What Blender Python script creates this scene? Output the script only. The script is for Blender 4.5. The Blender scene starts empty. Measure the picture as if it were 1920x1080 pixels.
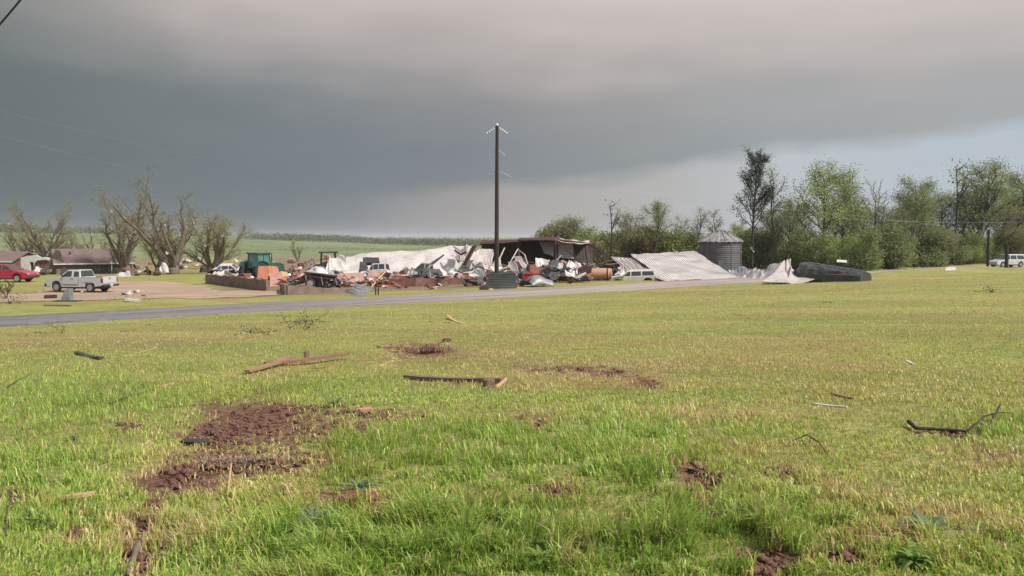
import bpy, bmesh, math, random
import numpy as np
from mathutils import Vector, Matrix, Euler
R = math.radians
F = 1660.0                       # focal length in photo pixels (1920 wide)
CZ = 4.0
PITCH = math.atan(95.0 / F)
sc = bpy.context.scene
COL = sc.collection

# ------------------------------------------------------------------ camera
cd = bpy.data.cameras.new('camera')
cam = bpy.data.objects.new('camera', cd)
COL.objects.link(cam)
cam.location = (0, 0, CZ)
cam.rotation_euler = (math.pi / 2 - PITCH, 0, 0)
cd.sensor_width = 36.0
cd.lens = 36.0 * F / 1920.0
cd.clip_start = 0.1
cd.clip_end = 20000
sc.camera = cam

# ------------------------------------------------------------------ sun
SUN_EL, SUN_AZ = 47.0, 118.0     # azimuth clockwise from +Y (view direction)
sd = bpy.data.lights.new('sun', 'SUN')
sd.energy = 3.8
sd.angle = R(3.0)
sd.color = (1.0, 0.93, 0.83)
sun = bpy.data.objects.new('sun', sd)
COL.objects.link(sun)
dv = Vector((math.sin(R(SUN_AZ)) * math.cos(R(SUN_EL)), math.cos(R(SUN_AZ)) * math.cos(R(SUN_EL)), math.sin(R(SUN_EL))))
sun.rotation_euler = dv.to_track_quat('Z', 'Y').to_euler()
sun.location = dv * 50

sc.view_settings.view_transform = 'Standard'
sc.view_settings.look = 'None'
sc.view_settings.gamma = 1.0
sc.view_settings.use_curve_mapping = False
EXPO = 0.5
sc.view_settings.exposure = EXPO

def s2l(c):
    return tuple(((v / 255.0) / 12.92 if v / 255.0 <= 0.04045 else ((v / 255.0 + 0.055) / 1.055) ** 2.4) for v in c)
def skyc(c):                      # an sRGB sky colour, before exposure
    k = 2 ** EXPO
    return tuple(v / k for v in s2l(c)) + (1,)

# ------------------------------------------------------------------ world: storm cloud in front, open sky behind
w = bpy.data.worlds.new('World')
sc.world = w
w.use_nodes = True
NT = w.node_tree
NT.nodes.clear()
def N(t, **k):
    n = NT.nodes.new(t)
    for a, b in k.items(): setattr(n, a, b)
    return n
def M(op, a, b=None, c=None, clamp=False):
    n = N('ShaderNodeMath', operation=op, use_clamp=clamp)
    for i, v in enumerate((a, b, c)):
        if v is None: continue
        if isinstance(v, (int, float)): n.inputs[i].default_value = v
        else: NT.links.new(v, n.inputs[i])
    return n.outputs[0]
def RAMP(fac, stops, interp='EASE'):
    n = N('ShaderNodeValToRGB')
    n.color_ramp.interpolation = interp
    e = n.color_ramp.elements
    while len(e) < len(stops): e.new(0.5)
    for el, (p, c) in zip(e, stops):
        el.position = p; el.color = c if len(c) == 4 else tuple(c) + (1,)
    NT.links.new(fac, n.inputs[0])
    return n.outputs[0]
def MIX(f, a, b):
    n = N('ShaderNodeMix', data_type='RGBA')
    if isinstance(f, (int, float)): n.inputs[0].default_value = f
    else: NT.links.new(f, n.inputs[0])
    for i, v in ((6, a), (7, b)):
        if isinstance(v, tuple): n.inputs[i].default_value = v
        else: NT.links.new(v, n.inputs[i])
    return n.outputs[2]
tc = N('ShaderNodeTexCoord')
sep = N('ShaderNodeSeparateXYZ')
NT.links.new(tc.outputs['Generated'], sep.inputs[0])
X_, Y_, Z_ = sep.outputs
az = M('ARCTAN2', X_, Y_)                                     # 0 straight ahead, + right
aN = M('ADD', M('DIVIDE', az, 2 * R(30.04)), 0.5, clamp=True) # 0 = left edge of the view, 1 = right edge
el = M('ARCSINE', Z_)
def nz(scale, det, vec_scale, off=0.0):
    mp = N('ShaderNodeMapping'); mp.inputs['Scale'].default_value = vec_scale; mp.inputs['Location'].default_value = (off, off, off)
    NT.links.new(tc.outputs['Generated'], mp.inputs[0])
    n = N('ShaderNodeTexNoise'); n.inputs['Scale'].default_value = scale; n.inputs['Detail'].default_value = det
    n.inputs['Roughness'].default_value = 0.38
    NT.links.new(mp.outputs[0], n.inputs['Vector'])
    return M('SUBTRACT', n.outputs['Fac'], 0.5)
n_big = nz(3.0, 3, (1, 1, 3.0))
n_mid = nz(9.0, 4, (1, 1, 3.5), 3.1)
n_edge = nz(22.0, 4, (1, 1, 3.0), 7.7)
# lower edge of the cloud, radians of elevation, along the azimuth
edge = RAMP(aN, [(0.0, (0.02,) * 3), (0.36, (0.045,) * 3), (0.5, (0.0585,) * 3), (0.62, (0.066,) * 3), (0.70, (0.082,) * 3), (0.78, (0.094,) * 3), (0.9, (0.098,) * 3), (1.0, (0.110,) * 3)], 'LINEAR')
elw = M('ADD', el, M('MULTIPLY', n_edge, 0.018))
elw = M('ADD', elw, M('MULTIPLY', n_mid, 0.012))
below = M('SUBTRACT', 1.0, M('DIVIDE', M('ADD', M('SUBTRACT', elw, edge), 0.009), 0.020, clamp=True), clamp=True)
below = M('SMOOTH_MIN', below, 1.0, 0.2)
c_below = RAMP(aN, [(0.0, skyc((101, 112, 116))), (0.24, skyc((110, 120, 125))), (0.33, skyc((126, 132, 136))), (0.40, skyc((152, 151, 151))), (0.50, skyc((168, 164, 162))), (0.66, skyc((181, 180, 179))), (0.78, skyc((190, 196, 201))), (1.0, skyc((184, 196, 206)))], 'LINEAR')
vlow = RAMP(aN, [(0.0, skyc((101, 112, 115))), (0.25, skyc((115, 124, 130))), (0.45, skyc((127, 134, 140))), (0.6, skyc((142, 148, 151))), (0.78, skyc((154, 161, 166))), (1.0, skyc((163, 170, 174)))], 'LINEAR')
vmid = RAMP(aN, [(0.0, skyc((110, 118, 120))), (0.25, skyc((132, 137, 139))), (0.5, skyc((156, 154, 154))), (0.7, skyc((174, 170, 168))), (1.0, skyc((180, 176, 174)))], 'LINEAR')
vtop = RAMP(aN, [(0.0, skyc((140, 142, 141))), (0.10, skyc((178, 172, 168))), (0.17, skyc((206, 195, 191))), (0.40, skyc((200, 190, 186))), (0.6, skyc((214, 203, 199))), (1.0, skyc((214, 205, 201)))], 'LINEAR')
elb = M('ADD', el, M('MULTIPLY', n_big, 0.065))
elb = M('ADD', elb, M('MULTIPLY', n_mid, 0.035))
f1 = M('DIVIDE', M('SUBTRACT', elb, 0.085), 0.115, clamp=True)
f2 = M('DIVIDE', M('SUBTRACT', elb, 0.155), 0.115, clamp=True)
cloud = MIX(f2, MIX(f1, vlow, vmid), vtop)
storm = MIX(below, cloud, c_below)
# brightness mottling of the cloud
mot = M('ADD', 1.0, M('MULTIPLY', n_mid, 0.07))
vm = N('ShaderNodeVectorMath', operation='SCALE'); NT.links.new(storm, vm.inputs[0]); NT.links.new(mot, vm.inputs['Scale'])
storm = vm.outputs[0]
sky = N('ShaderNodeTexSky', sky_type='NISHITA'); sky.sun_disc = False
sky.sun_elevation = R(SUN_EL); sky.sun_rotation = R(SUN_AZ)
vs = N('ShaderNodeVectorMath', operation='SCALE'); NT.links.new(sky.outputs[0], vs.inputs[0]); vs.inputs['Scale'].default_value = 0.85
# high thin cloud makes the open sky behind the camera pale
opn = MIX(0.55, vs.outputs[0], (5.0, 4.9, 4.8, 1))
bs = N('ShaderNodeVectorMath', operation='SCALE'); NT.links.new(storm, bs.inputs[0]); bs.inputs['Scale'].default_value = 10.0
fr = M('DIVIDE', M('SUBTRACT', 0.35, M('SUBTRACT', Y_, M('MULTIPLY', Z_, 0.35))), 0.5, clamp=True)
bg = N('ShaderNodeBackground'); bg.inputs['Strength'].default_value = 0.10
NT.links.new(MIX(fr, bs.outputs[0], opn), bg.inputs['Color'])
wo = N('ShaderNodeOutputWorld'); NT.links.new(bg.outputs[0], wo.inputs[0])

# ------------------------------------------------------------------ noise, terrain, pixel helpers
_rs = np.random.RandomState(5)
_T = _rs.rand(256, 256)
def vnoise(x, y):
    xi = np.floor(x).astype(int); yi = np.floor(y).astype(int)
    fx = x - xi; fy = y - yi
    fx = fx * fx * (3 - 2 * fx); fy = fy * fy * (3 - 2 * fy)
    a = _T[xi & 255, yi & 255]; b = _T[(xi + 1) & 255, yi & 255]
    c = _T[xi & 255, (yi + 1) & 255]; d = _T[(xi + 1) & 255, (yi + 1) & 255]
    return (a * (1 - fx) + b * fx) * (1 - fy) + (c * (1 - fx) + d * fx) * fy
def fbm(x, y, o=4):
    s = 0; a = 0.5; t = 0
    for i in range(o):
        s = s + a * vnoise(x * 2 ** i + 17.3 * i, y * 2 ** i + 9.1 * i); t += a; a *= 0.5
    return s / t
def sst(a, b, x):
    t = np.clip((x - a) / (b - a), 0, 1)
    return t * t * (3 - 2 * t)
PHI = R(41.3); SP, CP = math.sin(PHI), math.cos(PHI)
def sdist(X, Y): return -X * SP + Y * CP
S_NEAR, S_FAR = 44.2, 50.8
def height(X, Y):
    X = np.asarray(X, float); Y = np.asarray(Y, float)
    s = sdist(X, Y)
    l = 2.4 * (1 - s / S_NEAR)
    l = np.minimum(l, 3.2)
    z = 0.5 * (l + np.sqrt(l * l + 0.006))
    lawn = sst(43.8, 37, s)
    z = z + lawn * (0.16 * (fbm(X / 9, Y / 9, 2) - 0.5) + 0.05 * (fbm(X / 1.3 + 5, Y / 1.3, 3) - 0.5)) * sst(-2, 6, np.hypot(X, Y))
    t = X * CP + Y * SP
    z = z + 0.04 * (vnoise(s / 1.9 + 3, t / 40.0) - 0.5) * lawn
    z = z + 0.62 * np.exp(-((s - 39.0) / 3.2) ** 2) * sst(24, 36, X) * sst(61, 49, X) * lawn ** .5
    r = np.hypot(X, Y); az = np.degrees(np.arctan2(X, Y))
    lm = sst(12, 2, az) * sst(-110, -80, az)
    z = z + np.interp(r, [95, 140, 300], [0, -1.1, -1.5]) * lm
    zf = np.interp(az, [-70, -30, -22, -15, -7, 0, 60], [5, 6.5, 4.8, 2.0, -0.4, -1.2, 0])
    z = z + (zf - z) * sst(300, 520, r)
    z = z + (3.0 - z) * sst(700, 2500, r)
    z = z + 0.9 * (fbm(X / 60, Y / 60, 3) - 0.5) * sst(170, 320, r)
    return z
def hz(x, y): return float(height(np.array([x]), np.array([y]))[0])
cp_, sp_ = math.cos(PITCH), math.sin(PITCH)
def ray(px, py):
    a = px - 960.0; b = 540.0 - py
    return Vector((a, F * cp_ + b * sp_, -F * sp_ + b * cp_))
def W(px, py, D):
    r = ray(px, py)
    return Vector((0, 0, CZ)) + r * (D / r.y)
def G(px, py, lo=2.0, hi=900.0):
    r = ray(px, py)
    ts = np.geomspace(lo, hi, 1200) / r.y
    x = r.x * ts; y = r.y * ts; z = CZ + r.z * ts
    d = z - height(x, y)
    k = np.argmax(d < 0) if np.any(d < 0) else len(ts) - 1
    if k == 0: k = 1
    a, b = d[k - 1], d[k]
    f = a / (a - b) if a != b else 0
    t = ts[k - 1] + (ts[k] - ts[k - 1]) * min(max(f, 0), 1)
    x, y = r.x * t, r.y * t
    return Vector((x, y, hz(x, y)))
def GD(px, D):
    x = (px - 960.0) / F * D
    return Vector((x, D, hz(x, D)))
def project(X, Y, Z):
    dz = Z - CZ
    f = Y * cp_ - dz * sp_; u = Y * sp_ + dz * cp_
    f = np.where(np.abs(f) < 1e-3, 1e-3, f)
    return 960 + F * X / f, 540 - F * u / f, f

# ------------------------------------------------------------------ object helpers
def tag(o, label=None, cat=None, group=None, kind=None):
    if label: o['label'] = label
    if cat: o['category'] = cat
    if group: o['group'] = group
    if kind: o['kind'] = kind
    return o
def thing(name, label, cat, loc=(0, 0, 0), rz=0.0, group=None, rx=0.0, ry=0.0):
    o = bpy.data.objects.new(name, None); COL.objects.link(o)
    o.empty_display_size = 0.3
    o.location = loc; o.rotation_euler = (rx, ry, rz)
    return tag(o, label, cat, group)
def link(name, me, parent=None):
    o = bpy.data.objects.new(name, me); COL.objects.link(o)
    if parent: o.parent = parent
    return o
def copy_tree(o, parent=None):
    c = o.copy(); COL.objects.link(c); c.parent = parent
    for ch in list(o.children): copy_tree(ch, c)
    return c
class MB:
    def __init__(s): s.v = []; s.f = []
    def add(s, vs, fs):
        k = len(s.v); s.v.extend([tuple(v) for v in vs]); s.f.extend([tuple(i + k for i in f) for f in fs]); return s
    def box(s, c, size, rot=(0, 0, 0), taper=1.0):
        hx, hy, hz_ = size[0] / 2, size[1] / 2, size[2] / 2
        m = Euler(rot).to_matrix(); c = Vector(c)
        P = [(-hx, -hy, -hz_), (hx, -hy, -hz_), (hx, hy, -hz_), (-hx, hy, -hz_), (-hx * taper, -hy * taper, hz_), (hx * taper, -hy * taper, hz_), (hx * taper, hy * taper, hz_), (-hx * taper, hy * taper, hz_)]
        return s.add([c + m @ Vector(p) for p in P], [(0, 3, 2, 1), (4, 5, 6, 7), (0, 1, 5, 4), (1, 2, 6, 5), (2, 3, 7, 6), (3, 0, 4, 7)])
    def prism(s, prof, y0, y1, plane='xz'):
        n = len(prof)
        f = (lambda a, b, t: (a, t, b)) if plane == 'xz' else ((lambda a, b, t: (t, a, b)) if plane == 'yz' else (lambda a, b, t: (a, b, t)))
        vs = [f(a, b, y0) for a, b in prof] + [f(a, b, y1) for a, b in prof]
        fs = [tuple(range(n)), tuple(range(2 * n - 1, n - 1, -1))] + [(i, i + n, (i + 1) % n + n, (i + 1) % n) for i in range(n)]
        return s.add(vs, fs)
    def tube(s, pts, rad, n=6, cap=True):
        pts = [Vector(p) for p in pts]
        if isinstance(rad, (int, float)): rad = [rad] * len(pts)
        k = len(s.v); prev = None
        for i, p in enumerate(pts):
            d = (pts[min(i + 1, len(pts) - 1)] - pts[max(i - 1, 0)])
            if d.length < 1e-9: d = Vector((0, 0, 1))
            d.normalize()
            if prev is None:
                a = d.cross(Vector((0, 0, 1)) if abs(d.z) < 0.9 else Vector((1, 0, 0))).normalized()
            else:
                a = (prev - d * prev.dot(d))
                a = a.normalized() if a.length > 1e-6 else d.orthogonal().normalized()
            prev = a; b = d.cross(a)
            for j in range(n):
                t = 2 * math.pi * j / n
                s.v.append(tuple(p + (a * math.cos(t) + b * math.sin(t)) * rad[i]))
        for i in range(len(pts) - 1):
            for j in range(n):
                s.f.append((k + i * n + j, k + i * n + (j + 1) % n, k + (i + 1) * n + (j + 1) % n, k + (i + 1) * n + j))
        if cap:
            s.f.append(tuple(k + j for j in range(n - 1, -1, -1)))
            m = k + (len(pts) - 1) * n
            s.f.append(tuple(m + j for j in range(n)))
        return s
    def lathe(s, prof, n=24, c=(0, 0, 0), axis='z'):
        k = len(s.v)
        for r, h in prof:
            for j in range(n):
                t = 2 * math.pi * j / n; a, b = r * math.cos(t), r * math.sin(t)
                p = (a, b, h) if axis == 'z' else ((a, h, b) if axis == 'y' else (h, a, b))
                s.v.append((p[0] + c[0], p[1] + c[1], p[2] + c[2]))
        for i in range(len(prof) - 1):
            for j in range(n):
                s.f.append((k + i * n + j, k + i * n + (j + 1) % n, k + (i + 1) * n + (j + 1) % n, k + (i + 1) * n + j))
        s.f.append(tuple(k + j for j in range(n - 1, -1, -1)))
        m = k + (len(prof) - 1) * n
        s.f.append(tuple(m + j for j in range(n)))
        return s
    def mesh(s, name, m, bevel=0, smooth=False):
        me = bpy.data.meshes.new(name)
        me.from_pydata(s.v, [], s.f)
        if bevel or True:
            bm = bmesh.new(); bm.from_mesh(me)
            bmesh.ops.recalc_face_normals(bm, faces=bm.faces)
            if bevel:
                es = [e for e in bm.edges if len(e.link_faces) == 2 and e.calc_face_angle(0) > 0.5]
                bmesh.ops.bevel(bm, geom=es, offset=bevel, segments=2, profile=0.6, affect='EDGES', clamp_overlap=True)
            bm.to_mesh(me); bm.free()
        if m: me.materials.append(m)
        if smooth:
            for p in me.polygons: p.use_smooth = True
        me.update()
        return me
    def obj(s, name, m, parent=None, bevel=0, smooth=False):
        return link(name, s.mesh(name, m, bevel, smooth), parent)

# ------------------------------------------------------------------ materials
def mat(name, c1, c2=None, scale=3.0, rough=0.75, metal=0.0, bump=0.0, detail=5, stretch=(1, 1, 1), spot=None, spot_t=0.6, contrast=2.2, spec=0.5, coat=0.0):
    m = bpy.data.materials.new(name); m.use_nodes = True
    nt = m.node_tree; b = nt.nodes['Principled BSDF']
    b.inputs['Roughness'].default_value = rough; b.inputs['Metallic'].default_value = metal
    b.inputs['Specular IOR Level'].default_value = spec; b.inputs['Coat Weight'].default_value = coat
    c1 = tuple(c1) + (1,)
    if c2 is None: c2 = tuple(v * 0.72 for v in c1[:3])
    c2 = tuple(c2) + (1,)
    t = nt.nodes.new('ShaderNodeTexCoord'); mp = nt.nodes.new('ShaderNodeMapping')
    mp.inputs['Scale'].default_value = stretch
    nt.links.new(t.outputs['Object'], mp.inputs[0])
    n = nt.nodes.new('ShaderNodeTexNoise'); n.inputs['Scale'].default_value = scale; n.inputs['Detail'].default_value = detail; n.inputs['Roughness'].default_value = 0.62
    nt.links.new(mp.outputs[0], n.inputs['Vector'])
    r = nt.nodes.new('ShaderNodeMapRange'); r.inputs[1].default_value = 0.5 - 0.5 / contrast; r.inputs[2].default_value = 0.5 + 0.5 / contrast
    nt.links.new(n.outputs['Fac'], r.inputs[0])
    mx = nt.nodes.new('ShaderNodeMix'); mx.data_type = 'RGBA'; mx.inputs[6].default_value = c1; mx.inputs[7].default_value = c2
    nt.links.new(r.outputs[0], mx.inputs[0]); out = mx.outputs[2]
    if spot:
        n2 = nt.nodes.new('ShaderNodeTexNoise'); n2.inputs['Scale'].default_value = scale * 1.7; n2.inputs['Detail'].default_value = 8
        nt.links.new(t.outputs['Object'], n2.inputs['Vector'])
        r2 = nt.nodes.new('ShaderNodeMapRange'); r2.inputs[1].default_value = spot_t - 0.04; r2.inputs[2].default_value = spot_t + 0.05
        nt.links.new(n2.outputs['Fac'], r2.inputs[0])
        m2 = nt.nodes.new('ShaderNodeMix'); m2.data_type = 'RGBA'; nt.links.new(out, m2.inputs[6]); m2.inputs[7].default_value = tuple(spot) + (1,)
        nt.links.new(r2.outputs[0], m2.inputs[0]); out = m2.outputs[2]
    nt.links.new(out, b.inputs['Base Color'])
    if bump:
        bp = nt.nodes.new('ShaderNodeBump'); bp.inputs['Strength'].default_value = bump; bp.inputs['Distance'].default_value = 0.05
        nt.links.new(n.outputs['Fac'], bp.inputs['Height']); nt.links.new(bp.outputs[0], b.inputs['Normal'])
    return m
def leafmat(name, ca, cb, cc=None, scale=0.5, trans=0.35):
    m = bpy.data.materials.new(name); m.use_nodes = True
    nt = m.node_tree; b = nt.nodes['Principled BSDF']; out = nt.nodes['Material Output']
    b.inputs['Roughness'].default_value = 0.6; b.inputs['Specular IOR Level'].default_value = 0.25
    t = nt.nodes.new('ShaderNodeTexCoord')
    n = nt.nodes.new('ShaderNodeTexNoise'); n.inputs['Scale'].default_value = scale; n.inputs['Detail'].default_value = 3
    nt.links.new(t.outputs['Object'], n.inputs['Vector'])
    g = nt.nodes.new('ShaderNodeNewGeometry')
    a = nt.nodes.new('ShaderNodeMath'); a.operation = 'MULTIPLY_ADD'; nt.links.new(g.outputs['Random Per Island'], a.inputs[0]); a.inputs[1].default_value = 0.5
    s = nt.nodes.new('ShaderNodeMapRange'); s.inputs[1].default_value = 0.32; s.inputs[2].default_value = 0.68; s.inputs[4].default_value = 0.5
    nt.links.new(n.outputs['Fac'], s.inputs[0]); nt.links.new(s.outputs[0], a.inputs[2])
    rp = nt.nodes.new('ShaderNodeValToRGB'); e = rp.color_ramp.elements
    e[0].color = tuple(ca) + (1,); e[1].color = tuple(cb) + (1,)
    if cc: x = e.new(0.93); x.color = tuple(cb) + (1,); e[2].color = tuple(cc) + (1,)
    nt.links.new(a.outputs[0], rp.inputs[0]); nt.links.new(rp.outputs[0], b.inputs['Base Color'])
    tr = nt.nodes.new('ShaderNodeBsdfTranslucent'); nt.links.new(rp.outputs[0], tr.inputs[0])
    mx = nt.nodes.new('ShaderNodeMixShader'); mx.inputs[0].default_value = trans
    nt.links.new(b.outputs[0], mx.inputs[1]); nt.links.new(tr.outputs[0], mx.inputs[2]); nt.links.new(mx.outputs[0], out.inputs[0])
    return m

MT = dict(
 bark=mat('bark', (0.13, 0.105, 0.075), (0.045, 0.036, 0.028), 6, 0.95, bump=0.6, stretch=(1, 1, 0.25)),
 bark_pale=mat('bark_pale', (0.20, 0.16, 0.12), (0.085, 0.066, 0.05), 5, 0.95, bump=0.6, stretch=(1, 1, 0.25)),
 bark_dark=mat('bark_dark', (0.055, 0.043, 0.035), (0.022, 0.018, 0.016), 6, 0.95, bump=0.6, stretch=(1, 1, 0.25)),
 twig_purple=mat('twig_purple', (0.20, 0.15, 0.15), (0.11, 0.08, 0.08), 5, 0.95),
 polewood=mat('polewood', (0.045, 0.03, 0.022), (0.02, 0.014, 0.011), 4, 0.9, bump=0.5, stretch=(3, 3, 0.2)),
 porcelain=mat('porcelain', (0.75, 0.77, 0.78), (0.6, 0.62, 0.64), 4, 0.25),
 wire=mat('wire', (0.30, 0.31, 0.32), (0.2, 0.2, 0.21), 3, 0.5, 0.6),
 wire_dark=mat('wire_dark', (0.03, 0.03, 0.03), None, 3, 0.7),
 white_metal=mat('white_metal', (0.52, 0.48, 0.47), (0.34, 0.30, 0.285), 0.9, 0.5, bump=0.1, spot=(0.28, 0.21, 0.17), spot_t=0.70),
 roof_metal=mat('roof_metal', (0.58, 0.54, 0.53), (0.47, 0.43, 0.415), 0.35, 0.45, bump=0.05, stretch=(1, 1, 1), spot=(0.34, 0.27, 0.23), spot_t=0.72),
 grey_metal=mat('grey_metal', (0.30, 0.31, 0.32), (0.16, 0.165, 0.17), 1.2, 0.5, 0.3, bump=0.1, spot=(0.2, 0.13, 0.09), spot_t=0.66),
 galv=mat('galv', (0.15, 0.15, 0.165), (0.10, 0.095, 0.105), 1.0, 0.5, 0.35, stretch=(1, 1, 0.3)),
 galv_bright=mat('galv_bright', (0.50, 0.50, 0.51), (0.30, 0.29, 0.29), 1.5, 0.42, 0.35, stretch=(1, 1, 0.5), spot=(0.16, 0.13, 0.11), spot_t=0.64),
 dark_metal=mat('dark_metal', (0.065, 0.07, 0.07), (0.028, 0.03, 0.031), 1.4, 0.55, 0.2, bump=0.2, spot=(0.12, 0.09, 0.07), spot_t=0.68),
 charcoal=mat('charcoal', (0.045, 0.05, 0.052), (0.02, 0.022, 0.024), 1.0, 0.6, spot=(0.16, 0.15, 0.14), spot_t=0.68),
 rust_frame=mat('rust_frame', (0.075, 0.03, 0.025), (0.035, 0.016, 0.014), 3, 0.85),
 brown_wall=mat('brown_wall', (0.075, 0.06, 0.05), (0.035, 0.028, 0.024), 1.6, 0.9, stretch=(1, 1, 0.2), bump=0.3),
 brick=None,
 pink_board=mat('pink_board', (0.46, 0.26, 0.21), (0.36, 0.195, 0.155), 0.9, 0.85, bump=0.1, spot=(0.3, 0.16, 0.11), spot_t=0.68),
 orange_board=mat('orange_board', (0.42, 0.165, 0.10), (0.31, 0.11, 0.065), 1.1, 0.85, bump=0.1, spot=(0.55, 0.36, 0.2), spot_t=0.64),
 plywood=mat('plywood', (0.50, 0.34, 0.20), (0.36, 0.22, 0.12), 1.4, 0.85, spot=(0.22, 0.13, 0.08), spot_t=0.66),
 lumber=mat('lumber', (0.34, 0.22, 0.135), (0.20, 0.12, 0.075), 4, 0.9, bump=0.3, stretch=(0.3, 4, 4)),
 lumber_old=mat('lumber_old', (0.25, 0.165, 0.13), (0.10, 0.062, 0.048), 4, 0.95, bump=0.4, stretch=(0.3, 4, 4)),
 lumber_red=mat('lumber_red', (0.30, 0.15, 0.11), (0.15, 0.07, 0.05), 4, 0.95, bump=0.4, stretch=(0.3, 4, 4)),
 galv_roof=mat('galv_roof', (0.36, 0.355, 0.36), (0.20, 0.19, 0.19), 1.5, 0.45, 0.3, stretch=(1, 1, 0.5), spot=(0.12, 0.10, 0.08), spot_t=0.6),
 lumber_fresh=mat('lumber_fresh', (0.56, 0.40, 0.24), (0.42, 0.27, 0.15), 5, 0.85, bump=0.2, stretch=(0.3, 4, 4)),
 tar=mat('tar', (0.05, 0.045, 0.045), (0.025, 0.022, 0.022), 5, 0.9, bump=0.5),
 brickchunk=mat('brickchunk', (0.22, 0.065, 0.045), (0.11, 0.035, 0.028), 9, 0.9, bump=0.6, spot=(0.32, 0.16, 0.12), spot_t=0.66),
 concrete=mat('concrete', (0.36, 0.33, 0.30), (0.24, 0.21, 0.19), 3, 0.9, bump=0.3),
 foil=mat('foil', (0.62, 0.60, 0.58), (0.42, 0.39, 0.36), 3, 0.5),
 insul_pink=mat('insul_pink', (0.62, 0.45, 0.42), (0.5, 0.33, 0.3), 5, 0.95, bump=0.4),
 paint_white=mat('paint_white', (0.55, 0.56, 0.58), (0.42, 0.42, 0.43), 1.1, 0.35, contrast=1.6, coat=0.3),
 paint_silver=mat('paint_silver', (0.54, 0.545, 0.56), (0.47, 0.475, 0.49), 1.1, 0.32, 0.1, contrast=1.6, coat=0.4),
 paint_red=mat('paint_red', (0.42, 0.015, 0.045), (0.30, 0.01, 0.03), 1.0, 0.3, contrast=1.5, coat=0.5),
 paint_grey=mat('paint_grey', (0.26, 0.25, 0.25), (0.15, 0.14, 0.14), 1.6, 0.5, spot=(0.3, 0.24, 0.2), spot_t=0.64),
 paint_cream=mat('paint_cream', (0.58, 0.56, 0.50), (0.44, 0.42, 0.37), 1.6, 0.4, spot=(0.3, 0.22, 0.15), spot_t=0.68),
 paint_green=mat('paint_green', (0.018, 0.12, 0.07), (0.01, 0.06, 0.036), 2, 0.4, coat=0.3),
 glass=mat('glass', (0.02, 0.025, 0.028), (0.035, 0.04, 0.042), 2, 0.12, spec=0.8),
 glass_teal=mat('glass_teal', (0.10, 0.23, 0.20), (0.04, 0.11, 0.10), 1.5, 0.15, spec=0.8),
 rubber=mat('rubber', (0.018, 0.018, 0.018), (0.035, 0.032, 0.03), 6, 0.85),
 trim=mat('trim', (0.022, 0.022, 0.024), (0.04, 0.04, 0.04), 4, 0.6),
 rim=mat('rim', (0.42, 0.42, 0.43), (0.28, 0.28, 0.28), 4, 0.35, 0.5),
 lamp_red=mat('lamp_red', (0.25, 0.012, 0.012), (0.15, 0.01, 0.01), 4, 0.25),
 lamp_clear=mat('lamp_clear', (0.6, 0.6, 0.6), (0.4, 0.4, 0.42), 4, 0.2),
 shingle=mat('shingle', (0.185, 0.135, 0.125), (0.115, 0.082, 0.075), 2.2, 0.95, bump=0.4, stretch=(0.6, 2, 2)),
 stucco=mat('stucco', (0.62, 0.60, 0.57), (0.46, 0.44, 0.41), 1.3, 0.85, spot=(0.25, 0.2, 0.17), spot_t=0.66),
 tank=mat('tank', (0.50, 0.27, 0.20), (0.36, 0.18, 0.13), 1.6, 0.6, spot=(0.2, 0.1, 0.07), spot_t=0.64),
 red_plastic=mat('red_plastic', (0.42, 0.012, 0.03), (0.24, 0.01, 0.02), 2, 0.5),
 soil=mat('soil', (0.185, 0.085, 0.064), (0.085, 0.040, 0.031), 9, 0.97, bump=0.9),
 straw=mat('straw', (0.36, 0.27, 0.17), (0.17, 0.11, 0.075), 12, 0.95, bump=0.6),
)
def brickmat(name, a, b, mortar, sc_=1.0):
    m = bpy.data.materials.new(name); m.use_nodes = True
    nt = m.node_tree; p = nt.nodes['Principled BSDF']; p.inputs['Roughness'].default_value = 0.92
    t = nt.nodes.new('ShaderNodeTexCoord'); mp = nt.nodes.new('ShaderNodeMapping'); mp.inputs['Rotation'].default_value = (R(90), 0, 0)
    nt.links.new(t.outputs['Object'], mp.inputs[0])
    br = nt.nodes.new('ShaderNodeTexBrick'); br.inputs['Color1'].default_value = tuple(a) + (1,); br.inputs['Color2'].default_value = tuple(b) + (1,); br.inputs['Mortar'].default_value = tuple(mortar) + (1,)
    br.inputs['Scale'].default_value = 4.2 * sc_; br.inputs['Mortar Size'].default_value = 0.02
    nt.links.new(mp.outputs[0], br.inputs['Vector'])
    n = nt.nodes.new('ShaderNodeTexNoise'); n.inputs['Scale'].default_value = 1.2; n.inputs['Detail'].default_value = 6
    nt.links.new(t.outputs['Object'], n.inputs['Vector'])
    r = nt.nodes.new('ShaderNodeMapRange'); r.inputs[1].default_value = 0.3; r.inputs[2].default_value = 0.7; r.inputs[3].default_value = 0.65; r.inputs[4].default_value = 1.3
    nt.links.new(n.outputs['Fac'], r.inputs[0])
    v = nt.nodes.new('ShaderNodeVectorMath'); v.operation = 'SCALE'; nt.links.new(br.outputs[0], v.inputs[0]); nt.links.new(r.outputs[0], v.inputs['Scale'])
    nt.links.new(v.outputs[0], p.inputs['Base Color'])
    return m
MT['brick'] = brickmat('brick', (0.20, 0.13, 0.10), (0.155, 0.10, 0.08), (0.24, 0.2, 0.17))
MT['brick_house'] = brickmat('brick_house', (0.115, 0.085, 0.07), (0.085, 0.062, 0.05), (0.15, 0.125, 0.11))
MT['brick_red'] = brickmat('brick_red', (0.17, 0.07, 0.055), (0.12, 0.05, 0.042), (0.2, 0.13, 0.11))

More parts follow.
